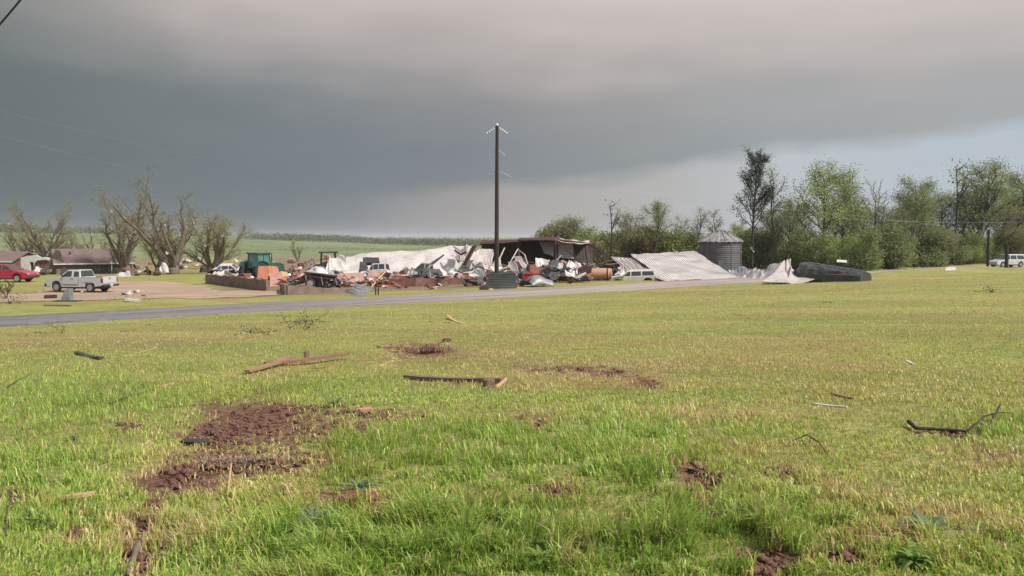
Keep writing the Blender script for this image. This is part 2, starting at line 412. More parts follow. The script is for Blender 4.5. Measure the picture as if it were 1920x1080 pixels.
# ------------------------------------------------------------------ ground masks (regions of bare soil, dry turf, lush turf)
# (photo px, photo py, radius x, radius y, strength) - read off the photograph, projected once onto the real ground
DIRT = [(305, 960, 34, 30, 1.4), (285, 1000, 28, 26, 1.3), (262, 1045, 26, 28, 1.3), (440, 812, 110, 26, 1.0), (350, 880, 50, 18, .9), (500, 880, 60, 12, .9), (674, 952, 60, 16, 1.3), (362, 1020, 45, 14, 1.1), (421, 975, 26, 10, 1.0), (400, 826, 60, 18, .9), (390, 872, 60, 16, .9), (300, 1000, 28, 40, 1.1), (255, 1060, 24, 30, 1.0), (610, 806, 50, 14, .9), (655, 770, 70, 10, .7), (1780, 812, 100, 8, .8), (1310, 880, 40, 12, .9), (560, 768, 70, 12, .9), (850, 724, 100, 4, .6), (770, 652, 60, 8, .7), (1190, 712, 30, 6, 1.0), (880, 930, 54, 18, 0.95), (1100, 1040, 54, 20, 1.05), (760, 1010, 54, 16, 0.85), (500, 990, 45, 22, 1.05), (1560, 1040, 54, 22, 0.95), (1700, 1000, 54, 20, 0.95), (1250, 930, 45, 16, 0.95), (150, 1010, 54, 24, 0.95), (40, 930, 45, 18, 0.95), (980, 990, 45, 16, 0.95), (1480, 890, 54, 14, 0.90), (1200, 860, 45, 10, 0.85), (640, 800, 54, 10, 0.95), (250, 800, 54, 10, 0.85), (1000, 790, 54, 9, 0.85), (1360, 960, 45, 16, 0.95), (490, 782, 120, 34, 1.3), (560, 815, 90, 30, .7), (425, 862, 110, 18, .8), (335, 905, 70, 30, 1.0), (290, 965, 35, 40, .8), (262, 1040, 28, 60, .7), (575, 862, 70, 24, .7),
        (735, 780, 110, 12, .8), (800, 657, 75, 13, .8), (1080, 692, 110, 6, 1.1), (1150, 700, 60, 6, .8), (1220, 720, 42, 11, 1.0), (1435, 1065, 75, 32, 1.4), (1320, 900, 50, 24, 1.0), (1040, 918, 50, 22, .9),
        (960, 858, 60, 14, .5), (1860, 860, 110, 30, .55), (1640, 925, 150, 26, .55), (1750, 960, 120, 26, .5), (690, 945, 50, 18, .9), (60, 650, 90, 8, .5), (1140, 980, 60, 20, .5), (120, 830, 110, 14, .35),
        (860, 850, 60, 18, .5), (1250, 1000, 70, 22, .4), (1860, 1000, 90, 35, .5), (930, 725, 90, 8, .5), (850, 712, 120, 5, .5), (375, 835, 60, 12, .5)]
DRY = [(420, 880, 200, 50, .9), (300, 1010, 90, 70, .9), (560, 930, 90, 30, .6), (1000, 700, 60, 30, .5), (1640, 960, 240, 60, .6), (830, 665, 160, 16, .8), (500, 700, 160, 8, .6), (960, 560, 240, 6, .7), (1300, 545, 300, 6, .7), (1750, 530, 200, 6, .7), (1370, 780, 190, 16, 1.0), (1100, 715, 170, 20, .7), (1260, 690, 120, 14, .6), (180, 640, 160, 16, .7), (1600, 590, 260, 10, .6), (500, 620, 300, 12, .6), (1800, 560, 300, 16, .4), (1500, 840, 140, 30, .5),
       (1450, 690, 300, 60, .35), (560, 675, 160, 8, .5), (1040, 770, 120, 18, .5), (430, 1040, 70, 40, .5), (1720, 880, 200, 40, .5), (850, 655, 130, 20, .5), (1600, 524, 160, 6, .8), (560, 900, 120, 20, .4), (240, 980, 70, 60, .4)]
LUSH = [(150, 740, 260, 60, .7), (900, 850, 180, 60, .8), (1180, 870, 120, 50, .8), (1300, 1010, 320, 70, 1.0), (700, 1020, 500, 70, 1.0), (60, 900, 200, 110, .6), (480, 740, 300, 40, .4), (1150, 820, 240, 50, .6),
        (1500, 960, 200, 50, .6), (1850, 800, 90, 30, .6), (650, 850, 60, 60, .7), (1780, 1040, 200, 40, .5)]
def emask(px, py, lst):
    o = np.zeros_like(px)
    for (cx, cy, rx, ry, k) in lst:
        d = ((px - cx) / rx) ** 2 + ((py - cy) / ry) ** 2
        o = np.maximum(o, k * np.exp(-d * 0.9))
    return o
def masks(X, Y):
    Z = height(X, Y)
    px, py, f = project(X, Y, Z)
    ok = (Y > 1.0) & (sdist(X, Y) < 46)
    wx = (fbm(X * 1.7, Y * 1.7, 4) - 0.5); w2 = (fbm(X * 6 + 9, Y * 6, 3) - 0.5)
    jx = px + 1300 / np.maximum(Y, 1) * wx + 700 / np.maximum(Y, 1) * w2; jy = py + 420 / np.maximum(Y, 1) * w2
    dirt = emask(jx, jy, DIRT) * ok; dry = emask(jx, jy, DRY) * ok; lush = emask(jx, jy, LUSH) * ok
    r = np.hypot(X, Y)
    nat = fbm(X / 2.3 + 40, Y / 2.3, 4)
    dirt = dirt + sst(0.63, 0.78, nat) * 0.5 * (r < 40) * sst(14, 6, r) + w2 * 0.5 * np.clip(dirt * 2, 0, 1)
    dry = dry + sst(0.5, 0.72, fbm(X / 5 + 3, Y / 5 + 8, 4)) * 0.5
    t = X * CP + Y * SP; s = sdist(X, Y)
    dry = dry + 0.75 * (vnoise(s / 1.5 + 3, t / 22.0) - 0.45) * sst(12, 25, r) + 0.5 * (vnoise(s / .6 + 9, t / 9.0) - .5) * sst(10, 20, r)
    return np.clip(dirt, 0, 1), np.clip(dry, 0, 1), np.clip(lush, 0, 1)

def setattrf(me, name, arr, dom='POINT'):
    a = me.attributes.new(name, 'FLOAT', dom); a.data.foreach_set('value', np.asarray(arr, np.float32))
def npmesh(name, V, T):
    me = bpy.data.meshes.new(name)
    me.vertices.add(len(V)); me.vertices.foreach_set('co', np.asarray(V, np.float32).ravel())
    k = T.shape[1]
    me.loops.add(T.size); me.loops.foreach_set('vertex_index', T.astype(np.int32).ravel())
    me.polygons.add(len(T)); me.polygons.foreach_set('loop_start', np.arange(0, T.size, k, dtype=np.int32))
    me.update(calc_edges=True)
    return me

# one sheet of ground, finest in front of the camera, out to the horizon
a1 = np.radians(np.linspace(-40, 40, 560)); a2 = np.radians(np.linspace(40, 320, 90))[1:-1]
ang = np.concatenate([a1, a2])
rad = np.concatenate([[0.0], np.geomspace(1.0, 9000, 620)])
A, RR = np.meshgrid(ang, rad)
gx = (RR * np.sin(A)).ravel(); gy = (RR * np.cos(A)).ravel()
gz = height(gx, gy)
na, nr = len(ang), len(rad)
i = np.arange(nr - 1)[:, None]; j = np.arange(na)[None, :]; j2 = (j + 1) % na
Q = np.stack([i * na + j, (i + 1) * na + j, (i + 1) * na + j2, i * na + j2], -1).reshape(-1, 4)
gd_, gr_, gl_ = masks(gx, gy)
_nr = sst(34, 22, np.hypot(gx, gy))
gz = gz + _nr * np.clip(gd_, 0, 1) * (-0.035 + 0.10 * (fbm(gx * 4.5, gy * 4.5, 4) - 0.5))
me = npmesh('ground', np.stack([gx, gy, gz], 1), Q)
setattrf(me, 'dirt', gd_); setattrf(me, 'dry', gr_); setattrf(me, 'lush', gl_)
r_ = np.hypot(gx, gy); az_ = np.degrees(np.arctan2(gx, gy)); s_ = sdist(gx, gy)
# litter: brown torn ground under and behind the wreckage
gpx, gpy, gf = project(gx, gy, gz)
lit = sst(53.5, 57, s_ + 3 * (fbm(gx / 4, gy / 4, 3) - 0.5)) * sst(330, 215, r_ + 60 * (fbm(gx / 30, gy / 30, 3) - 0.5)) * np.where(gy > 0, 1, 0) * sst(370, 470, gpx)
lit2 = np.where(gy > 0, 1, 0) * sst(118, 150, r_) * sst(310, 225, r_ + 70 * (fbm(gx / 25, gy / 25, 3) - 0.5)) * sst(430, 300, gpx)
litt = np.clip(np.maximum(lit, 0.75 * lit2) * (0.85 + 1.2 * (fbm(gx / 7, gy / 7, 4) - 0.4)), 0, 1)
setattrf(me, 'litter', litt)
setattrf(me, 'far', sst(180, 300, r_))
ground = link('ground', me); tag(ground, kind='structure', label='rough green and yellow turf with bare red soil patches', cat='ground')
me.polygons.foreach_set('use_smooth', np.ones(len(me.polygons), bool))

def nodemat(name):
    m = bpy.data.materials.new(name); m.use_nodes = True
    nt = m.node_tree; b = nt.nodes['Principled BSDF']
    b.inputs['Specular IOR Level'].default_value = 0.2
    def nd(t, **k):
        n = nt.nodes.new(t)
        for a, v in k.items(): setattr(n, a, v)
        return n
    tco = nd('ShaderNodeTexCoord')
    def noise(scale, det=4, rough=0.6, stretch=(1, 1, 1), rot=0.0):
        mp = nd('ShaderNodeMapping'); mp.inputs['Scale'].default_value = stretch
        r0 = nd('ShaderNodeMapping'); r0.inputs['Rotation'].default_value = (0, 0, rot)
        nt.links.new(tco.outputs['Object'], r0.inputs[0]); nt.links.new(r0.outputs[0], mp.inputs[0])
        n = nd('ShaderNodeTexNoise'); n.inputs['Scale'].default_value = scale; n.inputs['Detail'].default_value = det; n.inputs['Roughness'].default_value = rough
        nt.links.new(mp.outputs[0], n.inputs['Vector']); return n.outputs['Fac']
    def rng(v, a, b_, c=0.0, d=1.0):
        n = nd('ShaderNodeMapRange'); n.inputs[1].default_value = a; n.inputs[2].default_value = b_; n.inputs[3].default_value = c; n.inputs[4].default_value = d
        nt.links.new(v, n.inputs[0]); return n.outputs[0]
    def mix(f, a, c):
        n = nd('ShaderNodeMix', data_type='RGBA')
        if isinstance(f, (int, float)): n.inputs[0].default_value = f
        else: nt.links.new(f, n.inputs[0])
        for i_, v in ((6, a), (7, c)):
            if isinstance(v, tuple): n.inputs[i_].default_value = v + (1,)
            else: nt.links.new(v, n.inputs[i_])
        return n.outputs[2]
    def math_(op, a, c, cl=False):
        n = nd('ShaderNodeMath', operation=op, use_clamp=cl)
        for i_, v in enumerate((a, c)):
            if isinstance(v, (int, float)): n.inputs[i_].default_value = v
            else: nt.links.new(v, n.inputs[i_])
        return n.outputs[0]
    def attr(n_):
        n = nd('ShaderNodeAttribute', attribute_name=n_); return n.outputs['Fac']
    def scale(c, f):
        n = nd('ShaderNodeVectorMath', operation='SCALE'); nt.links.new(c, n.inputs[0]); nt.links.new(f, n.inputs['Scale']); return n.outputs[0]
    return m, nt, b, nd, noise, rng, mix, math_, attr, scale

m, nt, b, nd, noise, rng, mix, math_, attr, scale = nodemat('ground_mat')
b.inputs['Roughness'].default_value = 0.95
n1 = noise(0.35, 5); n2 = noise(2.2, 6, 0.7); n3 = noise(14, 5, 0.75); n4 = noise(0.10, 4, stretch=(0.25, 1.6, 1), rot=-(math.pi / 2 - PHI) + math.pi / 2 - R(7))
GREEN = (0.225, 0.270, 0.065); YEL = (0.375, 0.365, 0.108); TAN = (0.33, 0.22, 0.10); DARKG = (0.075, 0.105, 0.03); BRIGHT = (0.13, 0.21, 0.04)
turf = mix(rng(n1, 0.38, 0.62), GREEN, YEL)
turf = mix(math_('MULTIPLY', attr('lush'), 0.75), turf, mix(rng(n2, 0.4, 0.6), (0.10, 0.12, 0.04), (0.16, 0.105, 0.06)))
turf = mix(math_('MULTIPLY', rng(n2, 0.44, 0.62), 0.45), turf, YEL)
turf = mix(math_('MULTIPLY', attr('dry'), 0.85), turf, mix(rng(n2, 0.35, 0.65), (0.32, 0.25, 0.085), TAN))
turf = mix(math_('MULTIPLY', rng(n4, 0.47, 0.60), 0.6), turf, (0.44, 0.41, 0.145))
n7 = noise(0.22, 4, 0.7, stretch=(0.18, 2.2, 1), rot=-(math.pi / 2 - PHI) + math.pi / 2 - R(7))
turf = mix(math_('MULTIPLY', rng(n7, 0.52, 0.62), 0.5), turf, (0.19, 0.22, 0.06))
n5 = noise(4.5, 4, 0.7)
turf = mix(math_('MULTIPLY', rng(n5, 0.50, 0.62), 0.45), turf, (0.13, 0.155, 0.045))
n6 = noise(55, 3, 0.7)
turf = mix(math_('MULTIPLY', rng(n3, 0.50, 0.62), 0.5), turf, DARKG)
turf = mix(math_('MULTIPLY', rng(n6, 0.48, 0.60), 0.5), turf, (0.13, 0.10, 0.045))
turf = mix(math_('MULTIPLY', rng(n6, 0.46, 0.38), 0.4), turf, (0.48, 0.42, 0.20))
soil = mix(rng(n5, 0.38, 0.62), (0.115, 0.043, 0.032), (0.205, 0.092, 0.064))
soil = mix(rng(n6, 0.52, 0.62), soil, (0.05, 0.022, 0.018))
soil = mix(rng(n3, 0.45, 0.62), soil, (0.24, 0.16, 0.105))
dm = math_('ADD', attr('dirt'), math_('MULTIPLY', math_('SUBTRACT', n3, 0.5), 1.5))
dm = math_('ADD', dm, math_('MULTIPLY', math_('SUBTRACT', n5, 0.5), 1.1))
turf = mix(rng(dm, 0.36, 0.66), turf, soil)
# torn ground round the wreck
l1 = noise(0.5, 6, 0.75); l2 = noise(3.0, 6, 0.8)
lcol = mix(rng(l1, 0.4, 0.6), (0.19, 0.115, 0.09), (0.27, 0.20, 0.14))
lcol = mix(rng(l2, 0.52, 0.6), lcol, (0.075, 0.055, 0.045))
lcol = mix(rng(l2, 0.30, 0.36, 1.0, 0.0), lcol, (0.50, 0.44, 0.40))
turf = mix(attr('litter'), turf, lcol)
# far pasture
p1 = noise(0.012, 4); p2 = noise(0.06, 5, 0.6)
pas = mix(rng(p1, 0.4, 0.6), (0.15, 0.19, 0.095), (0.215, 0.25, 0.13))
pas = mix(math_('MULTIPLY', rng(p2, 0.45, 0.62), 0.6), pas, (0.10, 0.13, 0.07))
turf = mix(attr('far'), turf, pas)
nt.links.new(turf, b.inputs['Base Color'])
bp = nd('ShaderNodeBump'); bp.inputs['Strength'].default_value = 0.9; bp.inputs['Distance'].default_value = 0.06
hsum = math_('ADD', n3, math_('MULTIPLY', n2, 1.5)); hsum = math_('ADD', hsum, math_('MULTIPLY', n5, 1.5)); nt.links.new(hsum, bp.inputs['Height']); nt.links.new(bp.outputs[0], b.inputs['Normal'])
me.materials.append(m)

# road: a strip that follows the ground, shallow camber
def strip(name, s0, s1, t0, t1, dt, lift, wob=0.0, ns=8):
    ts = np.arange(t0, t1, dt); ss = np.linspace(s0, s1, ns)
    T_, S_ = np.meshgrid(ts, ss)
    ew = (np.abs((S_ - s0) / (s1 - s0) - 0.5) > 0.49) * wob * (fbm(T_ / 1.7, S_, 3) - 0.5)
    S2 = S_ + ew * np.sign(S_ - (s0 + s1) / 2)
    x = T_ * CP - S2 * SP; y = T_ * SP + S2 * CP
    u = (S_ - s0) / (s1 - s0) * 2 - 1
    z = height(x, y) + lift + 0.03 * (1 - u * u) - 0.05 * (np.abs(u) > 0.99)
    n_ = len(ts); i = np.arange(ns - 1)[:, None]; j = np.arange(n_ - 1)[None, :]
    Q = np.stack([i * n_ + j, i * n_ + j + 1, (i + 1) * n_ + j + 1, (i + 1) * n_ + j], -1).reshape(-1, 4)
    me = npmesh(name, np.stack([x.ravel(), y.ravel(), z.ravel()], 1), Q)
    return link(name, me)
road = strip('road', S_NEAR, S_FAR, -60, 260, 0.6, 0.05, 0.5)
tag(road, 'narrow worn grey asphalt lane crossing in front of the wreckage', 'road', kind='structure')
m, nt, b, nd, noise, rng, mix, math_, attr, scale = nodemat('asphalt')
b.inputs['Roughness'].default_value = 0.85
r1 = noise(0.35, 5, 0.65, stretch=(0.12, 1.5, 1), rot=-PHI); r2 = noise(5, 6, 0.8); r3 = noise(0.045, 2)
g = nd('ShaderNodeTexCoord')
sx = nd('ShaderNodeSeparateXYZ'); nt.links.new(g.outputs['Object'], sx.inputs[0])
gr = rng(sx.outputs[0], -22, 2, 0.0, 1.0)      # dark grey at the near end of the lane, paler and pinker further on
ac = mix(gr, mix(rng(r1, 0.40, 0.60), (0.10, 0.097, 0.108), (0.185, 0.178, 0.19)), mix(rng(r1, 0.40, 0.62), (0.36, 0.305, 0.29), (0.27, 0.23, 0.225)))
r4 = noise(0.9, 5, 0.7, stretch=(0.06, 1.6, 1), rot=-PHI); r5 = noise(1.3, 3, 0.6)
ac = mix(math_('MULTIPLY', rng(r4, 0.54, 0.60), 0.6), ac, (0.085, 0.08, 0.085))
ac = mix(math_('MULTIPLY', rng(r5, 0.58, 0.66), 0.5), ac, (0.30, 0.25, 0.21))
ac = mix(math_('MULTIPLY', rng(r2, 0.5, 0.7), 0.5), ac, (0.12, 0.10, 0.095))
nt.links.new(ac, b.inputs['Base Color'])
road.data.materials.append(m)

# gravel yard and driveway
def patch(name, poly, n=46, lift=0.03, jag=0.35):
    pts = [G(*p) for p in poly]
    cx = sum(p.x for p in pts) / len(pts); cy = sum(p.y for p in pts) / len(pts)
    B = []
    m_ = len(pts)
    for k in range(m_):
        a, b2 = pts[k], pts[(k + 1) % m_]
        q = max(2, int((b2 - a).length / 0.8))
        for i2 in range(q):
            p = a.lerp(b2, i2 / q); d = jag * (float(fbm(np.array([p.x * 1.1]), np.array([p.y * 1.1]), 3)[0]) - 0.5) * 4
            dx, dy = p.x - cx, p.y - cy; L = math.hypot(dx, dy)
            B.append((p.x + dx / L * d, p.y + dy / L * d))
    rings = 12; V = [(cx, cy)]
    for r in range(1, rings + 1):
        for (x, y) in B: V.append((cx + (x - cx) * r / rings, cy + (y - cy) * r / rings))
    V = np.array(V); Z = height(V[:, 0], V[:, 1]) + lift
    nb = len(B); Fc = [(0, 1 + k, 1 + (k + 1) % nb) for k in range(nb)]
    for r in range(rings - 1):
        for k in range(nb):
            a = 1 + r * nb + k; c = 1 + r * nb + (k + 1) % nb
            Fc.append((a, a + nb, c + nb)); Fc.append((a, c + nb, c))
    me = npmesh(name, np.column_stack([V, Z]), np.array(Fc))
    return link(name, me)
yard = patch('gravel_yard', [(-180, 556), (60, 551), (90, 541), (180, 530), (300, 527), (385, 537), (418, 547), (380, 556), (250, 561), (110, 565), (-180, 569)])
tag(yard, 'pale pinkish gravel parking yard under the white pickup', 'driveway', kind='structure')
m, nt, b, nd, noise, rng, mix, math_, attr, scale = nodemat('gravel')
b.inputs['Roughness'].default_value = 0.95
q1 = noise(0.25, 5, 0.6, stretch=(0.5, 1.3, 1)); q2 = noise(6, 6, 0.8)
gc = mix(rng(q1, 0.38, 0.62), (0.40, 0.29, 0.215), (0.30, 0.225, 0.165))
q3 = noise(0.5, 5, 0.7, stretch=(0.2, 1.4, 1), rot=-0.3)
gc = mix(math_('MULTIPLY', rng(q3, 0.53, 0.62), 0.55), gc, (0.20, 0.145, 0.105))
gc = mix(math_('MULTIPLY', rng(q2, 0.5, 0.66), 0.5), gc, (0.17, 0.125, 0.095))
nt.links.new(gc, b.inputs['Base Color']); yard.data.materials.append(m)
lane = patch('gravel_spur', [(440, 545), (530, 546), (545, 551), (470, 557), (350, 561), (300, 558)], lift=0.025)
tag(lane, 'worn gravel spur running from the yard to the brick footings', 'driveway', kind='structure'); lane.data.materials.append(m)

# ------------------------------------------------------------------ grass blades (stuff)
def grass(seed, n, py0, py1, power, name, lenf, wmin, keep, extra=0, shoulder=1.0):
    rg = np.random.RandomState(seed)
    py = py0 + (py1 - py0) * rg.rand(n) ** power
    px = -160 + 2240 * rg.rand(n)
    a = (px - 960); b_ = (540 - py)
    rx, ry, rz = a, F * cp_ + b_ * sp_, -F * sp_ + b_ * cp_
    dx = rx / ry; dz = rz / ry
    # plane z = 2.4 - k (y*CP - x*SP)
    k = 2.4 / S_NEAR
    D = (2.4 - CZ) / (dz + k * (CP - dx * SP))
    ok = (D > 1.5) & (D < 150)
    px, D, dx = px[ok], D[ok], dx[ok]
    X = dx * D; Y = D
    X = X + rg.randn(len(X)) * 0.03; Y = Y + rg.randn(len(Y)) * 0.05
    s = sdist(X, Y); ok = s < S_NEAR - 0.15
    X, Y = X[ok], Y[ok]
    dirt, dry, lush = masks(X, Y)
    cl = 0.5 * fbm(X * 3.1, Y * 3.1, 3) + 0.5 * vnoise(X * 7.3 + 11, Y * 7.3 + 5) 
    ok = rg.rand(len(X)) < np.clip((1.18 - dirt * 1.25) * keep(dry, lush, cl), 0, 1)
    X, Y, dirt, dry, lush, cl = X[ok], Y[ok], dirt[ok], dry[ok], lush[ok], cl[ok]
    m_ = len(X); Z = height(X, Y) - 0.005
    L = lenf(dry, lush, cl, rg.rand(m_)) ; D = Y
    wd = np.maximum(wmin * (0.6 + 0.8 * rg.rand(m_)), 0.55 * D / 885.0)
    th = rg.rand(m_) * 2 * np.pi; lean_d = rg.rand(m_) * 2 * np.pi
    lean = L * (0.25 + 0.75 * rg.rand(m_) ** 1.3)
    # blades lean in drifts, as wind-laid grass does
    drift = 6.28 * fbm(X / 1.2 + 50, Y / 1.2, 2); lean_d = np.where(rg.rand(m_) < 0.55, drift + rg.randn(m_) * 0.6, lean_d)
    ux, uy = np.cos(th), np.sin(th); lx, ly = np.cos(lean_d) * lean, np.sin(lean_d) * lean
    V = np.empty((m_, 5, 3), np.float32)
    V[:, 0] = np.stack([X - ux * wd / 2, Y - uy * wd / 2, Z], 1)
    V[:, 1] = np.stack([X + ux * wd / 2, Y + uy * wd / 2, Z], 1)
    hm = 0.6 * L
    V[:, 2] = np.stack([X - ux * wd * .4 + lx * .3, Y - uy * wd * .4 + ly * .3, Z + hm], 1)
    V[:, 3] = np.stack([X + ux * wd * .4 + lx * .3, Y + uy * wd * .4 + ly * .3, Z + hm], 1)
    V[:, 4] = np.stack([X + lx, Y + ly, Z + L * np.clip(1.0 - 0.5 * (lean / L) ** 2, .4, 1)], 1)
    b0 = (np.arange(m_) * 5)[:, None]
    T = np.concatenate([b0 + np.array([[0, 1, 3]]), b0 + np.array([[0, 3, 2]]), b0 + np.array([[2, 3, 4]])], 1).reshape(-1, 3)
    me = npmesh(name, V.reshape(-1, 3), T)
    hue = np.clip(0.21 + 0.55 * dry - 0.30 * lush + 0.60 * dirt + 0.55 * (cl - 0.5) + 0.20 * rg.randn(m_) + extra, 0, 1)
    hue = np.where(rg.rand(m_) < 0.07, 0.97, hue)
    hue = np.clip(hue - 0.12 * sst(22, 8, Y), 0, 1)
    hv = np.repeat(hue, 5).reshape(-1, 5); hv[:, 4] = np.clip(hv[:, 4] + .14, 0, 1); hv[:, 2:4] = np.clip(hv[:, 2:4] + .03, 0, 1)
    setattrf(me, 'hue', hv.ravel())
    o = link(name, me)
    return o
m, nt, b, nd, noise, rng, mix, math_, attr, scale = nodemat('grass_blade')
b.inputs['Roughness'].default_value = 0.40; b.inputs['Specular IOR Level'].default_value = 0.5
rp = nd('ShaderNodeValToRGB'); e = rp.color_ramp.elements
e[0].position = 0.0; e[0].color = (0.24, 0.37, 0.065, 1); e[1].position = 1.0; e[1].color = (0.46, 0.34, 0.19, 1)
for p_, c_ in ((0.25, (0.33, 0.43, 0.085, 1)), (0.45, (0.42, 0.44, 0.12, 1)), (0.65, (0.50, 0.44, 0.17, 1)), (0.82, (0.50, 0.37, 0.20, 1))):
    x = e.new(p_); x.color = c_
nt.links.new(attr('hue'), rp.inputs[0])
gm = nd('ShaderNodeNewGeometry')
sc2 = scale(rp.outputs[0], rng(gm.outputs['Random Per Island'], 0, 1, 0.68, 1.52))
nt.links.new(sc2, b.inputs['Base Color'])
tr = nd('ShaderNodeBsdfTranslucent'); nt.links.new(sc2, tr.inputs[0])
mxs = nd('ShaderNodeMixShader'); mxs.inputs[0].default_value = 0.42
nt.links.new(b.outputs[0], mxs.inputs[1]); nt.links.new(tr.outputs[0], mxs.inputs[2]); nt.links.new(mxs.outputs[0], nt.nodes['Material Output'].inputs[0])
GM = m
g1 = grass(1, 430000, 640, 1230, 0.85, 'grass', lambda d, l, c, r: (0.018 + 0.034 * r + 0.15 * l * np.clip(c * 4 - 1.4, .05, 1.5) * (0.35 + r ** 2 * 1.2)), 0.009, lambda d, l, c: (0.50 + 0.5 * l) * np.clip(c * 4.5 - 1.4, .25, 1.2))
tag(g1, 'tall green and straw coloured grass blades over the near lawn', 'grass', kind='stuff'); g1.data.materials.append(GM)
g2 = grass(2, 170000, 500, 760, 1.0, 'grass_turf', lambda d, l, c, r: 0.02 + 0.05 * r * np.clip(c * 3 - .6, .3, 1.3), 0.01, lambda d, l, c: np.clip(c * 5 - 1.7, .15, 1.0), extra=0.02)
tag(g2, 'short mown yellow green turf over the lawn running down to the lane', 'grass', kind='stuff'); g2.data.materials.append(GM)

# ------------------------------------------------------------------ trees
def rdir(rg, d, ang):
    d = Vector(d).normalized(); a = d.orthogonal().normalized(); b = d.cross(a)
    t = rg.uniform(0, 2 * math.pi); q = math.tan(ang)
    return (d + (a * math.cos(t) + b * math.sin(t)) * q).normalized()
def limb(mb, rg, p, d, L, r0, r1, n, wander, up, sides):
    pts = [Vector(p)]; rad = [r0]; d = Vector(d).normalized(); dirs = [d]
    for i in range(n):
        d = (d + Vector((rg.gauss(0, wander), rg.gauss(0, wander), rg.gauss(0, wander) + up))).normalized()
        pts.append(pts[-1] + d * (L / n)); rad.append(r0 + (r1 - r0) * (i + 1) / n); dirs.append(d)
    mb.tube(pts, rad, sides)
    return pts, rad, dirs
def leaves_mesh(name, cents, per, spread, size, m, seed, flat=1.0):
    rg = np.random.RandomState(seed)
    C = np.repeat(np.array([tuple(c) for c in cents]), per, 0)
    n = len(C)
    P = C + rg.randn(n, 3) * np.array([spread, spread, spread * flat])
    a = rg.randn(n, 3); a /= np.linalg.norm(a, axis=1)[:, None]
    b = np.cross(a, rg.randn(n, 3)); b /= np.linalg.norm(b, axis=1)[:, None]
    sz = size * (0.55 + 0.9 * rg.rand(n))[:, None]
    V = np.stack([P - a * sz * .5, P + b * sz * .32, P + a * sz * .5, P - b * sz * .32], 1).reshape(-1, 3)
    T = np.arange(n * 4).reshape(-1, 4)
    me = npmesh(name, V, T); me.materials.append(m); return me
LF = dict(
 wisp=leafmat('leaf_wisp', (0.22, 0.24, 0.09), (0.33, 0.33, 0.15), None, 0.4),
 spring=leafmat('leaf_spring', (0.20, 0.26, 0.075), (0.35, 0.42, 0.13), (0.47, 0.50, 0.24), 0.35, 0.45),
 mid=leafmat('leaf_mid', (0.15, 0.19, 0.075), (0.27, 0.315, 0.125), (0.41, 0.43, 0.25), 0.4, 0.45),
 grey=leafmat('leaf_grey', (0.13, 0.15, 0.09), (0.25, 0.27, 0.16), (0.42, 0.43, 0.31), 0.5),
 dark=leafmat('leaf_dark', (0.065, 0.085, 0.045), (0.125, 0.15, 0.075), (0.17, 0.18, 0.10), 0.5),
 haze=leafmat('leaf_far', (0.15, 0.17, 0.12), (0.22, 0.245, 0.17), None, 0.02),  # far leaves: distance haze is put into this paler colour
 pine=leafmat('leaf_pine', (0.028, 0.034, 0.022), (0.06, 0.07, 0.04), None, 0.8, 0.15),
 olive=leafmat('leaf_olive', (0.155, 0.16, 0.075), (0.27, 0.265, 0.12), (0.38, 0.34, 0.19), 0.4, 0.45),
)
TIPS = {}
def vase_tree(seed, label, group, H=11, stems=6, spread=0.5, leaf=1.0, stub=False, mat_='bark_pale', lm='wisp', r0=0.22):
    """multi-stemmed storm-stripped tree: thick limbs that fork low and end in stubs and wispy regrowth"""
    rg = random.Random(seed); t = thing('bare_tree', label, 'tree', group=group)
    mb = MB(); tips = []; mid = []
    mb.tube([(0, 0, -0.4), (0.03, 0, H * .04), (0, 0.03, H * .11)], [r0 * 2.1, r0 * 1.8, r0 * 1.55], 9)
    for k in range(stems):
        a = 2 * math.pi * (k + rg.uniform(-.3, .3)) / stems; tilt = spread * rg.uniform(0.45, 1.35)
        d = (math.cos(a) * math.sin(tilt), math.sin(a) * math.sin(tilt), math.cos(tilt))
        L = H * rg.uniform(0.62, 0.98)
        pts, rad, dirs = limb(mb, rg, (math.cos(a) * r0 * .4, math.sin(a) * r0 * .4, H * rg.uniform(.04, .09)), d, L, r0 * rg.uniform(.6, 1.0), r0 * (.30 if stub else .14), 9, .13, .03, 7)
        for i in range(2, 10):
            for _ in range(rg.choice((1, 2, 2, 3))):
                if rg.random() < 0.22: continue
                dd = rdir(rg, dirs[i], rg.uniform(.5, .95)); dd.z += .25
                l2 = L * rg.uniform(.10, .30) * (1.15 - i * .06)
                p2, r2, d2 = limb(mb, rg, pts[i], dd, l2, rad[i] * .55, rad[i] * .22, 4, .14, .05, 5)
                mid += p2[2:]
                for j in (1, 2, 3, 4, 4, 4):
                    p3, r3, d3 = limb(mb, rg, p2[j], rdir(rg, d2[j], rg.uniform(.4, .9)), l2 * rg.uniform(.3, .65), max(.018, r2[j] * .5), .01, 3, .2, .06, 3)
                    tips += [p3[-1], p3[2]]
                    for _ in range(2):
                        p4, r4, d4 = limb(mb, rg, p3[2], rdir(rg, d3[2], .7), l2 * rg.uniform(.15, .35), .014, .008, 2, .2, .05, 3); tips.append(p4[-1])
        tips += pts[-2:]
    mb.obj('trunk', MT[mat_], t, smooth=True)
    if leaf > 0:
        link('crown', leaves_mesh('crown', tips, max(1, int(4.6 * leaf)), .42, .085, LF[lm], seed), t)
    TIPS[t.name] = mid
    return t
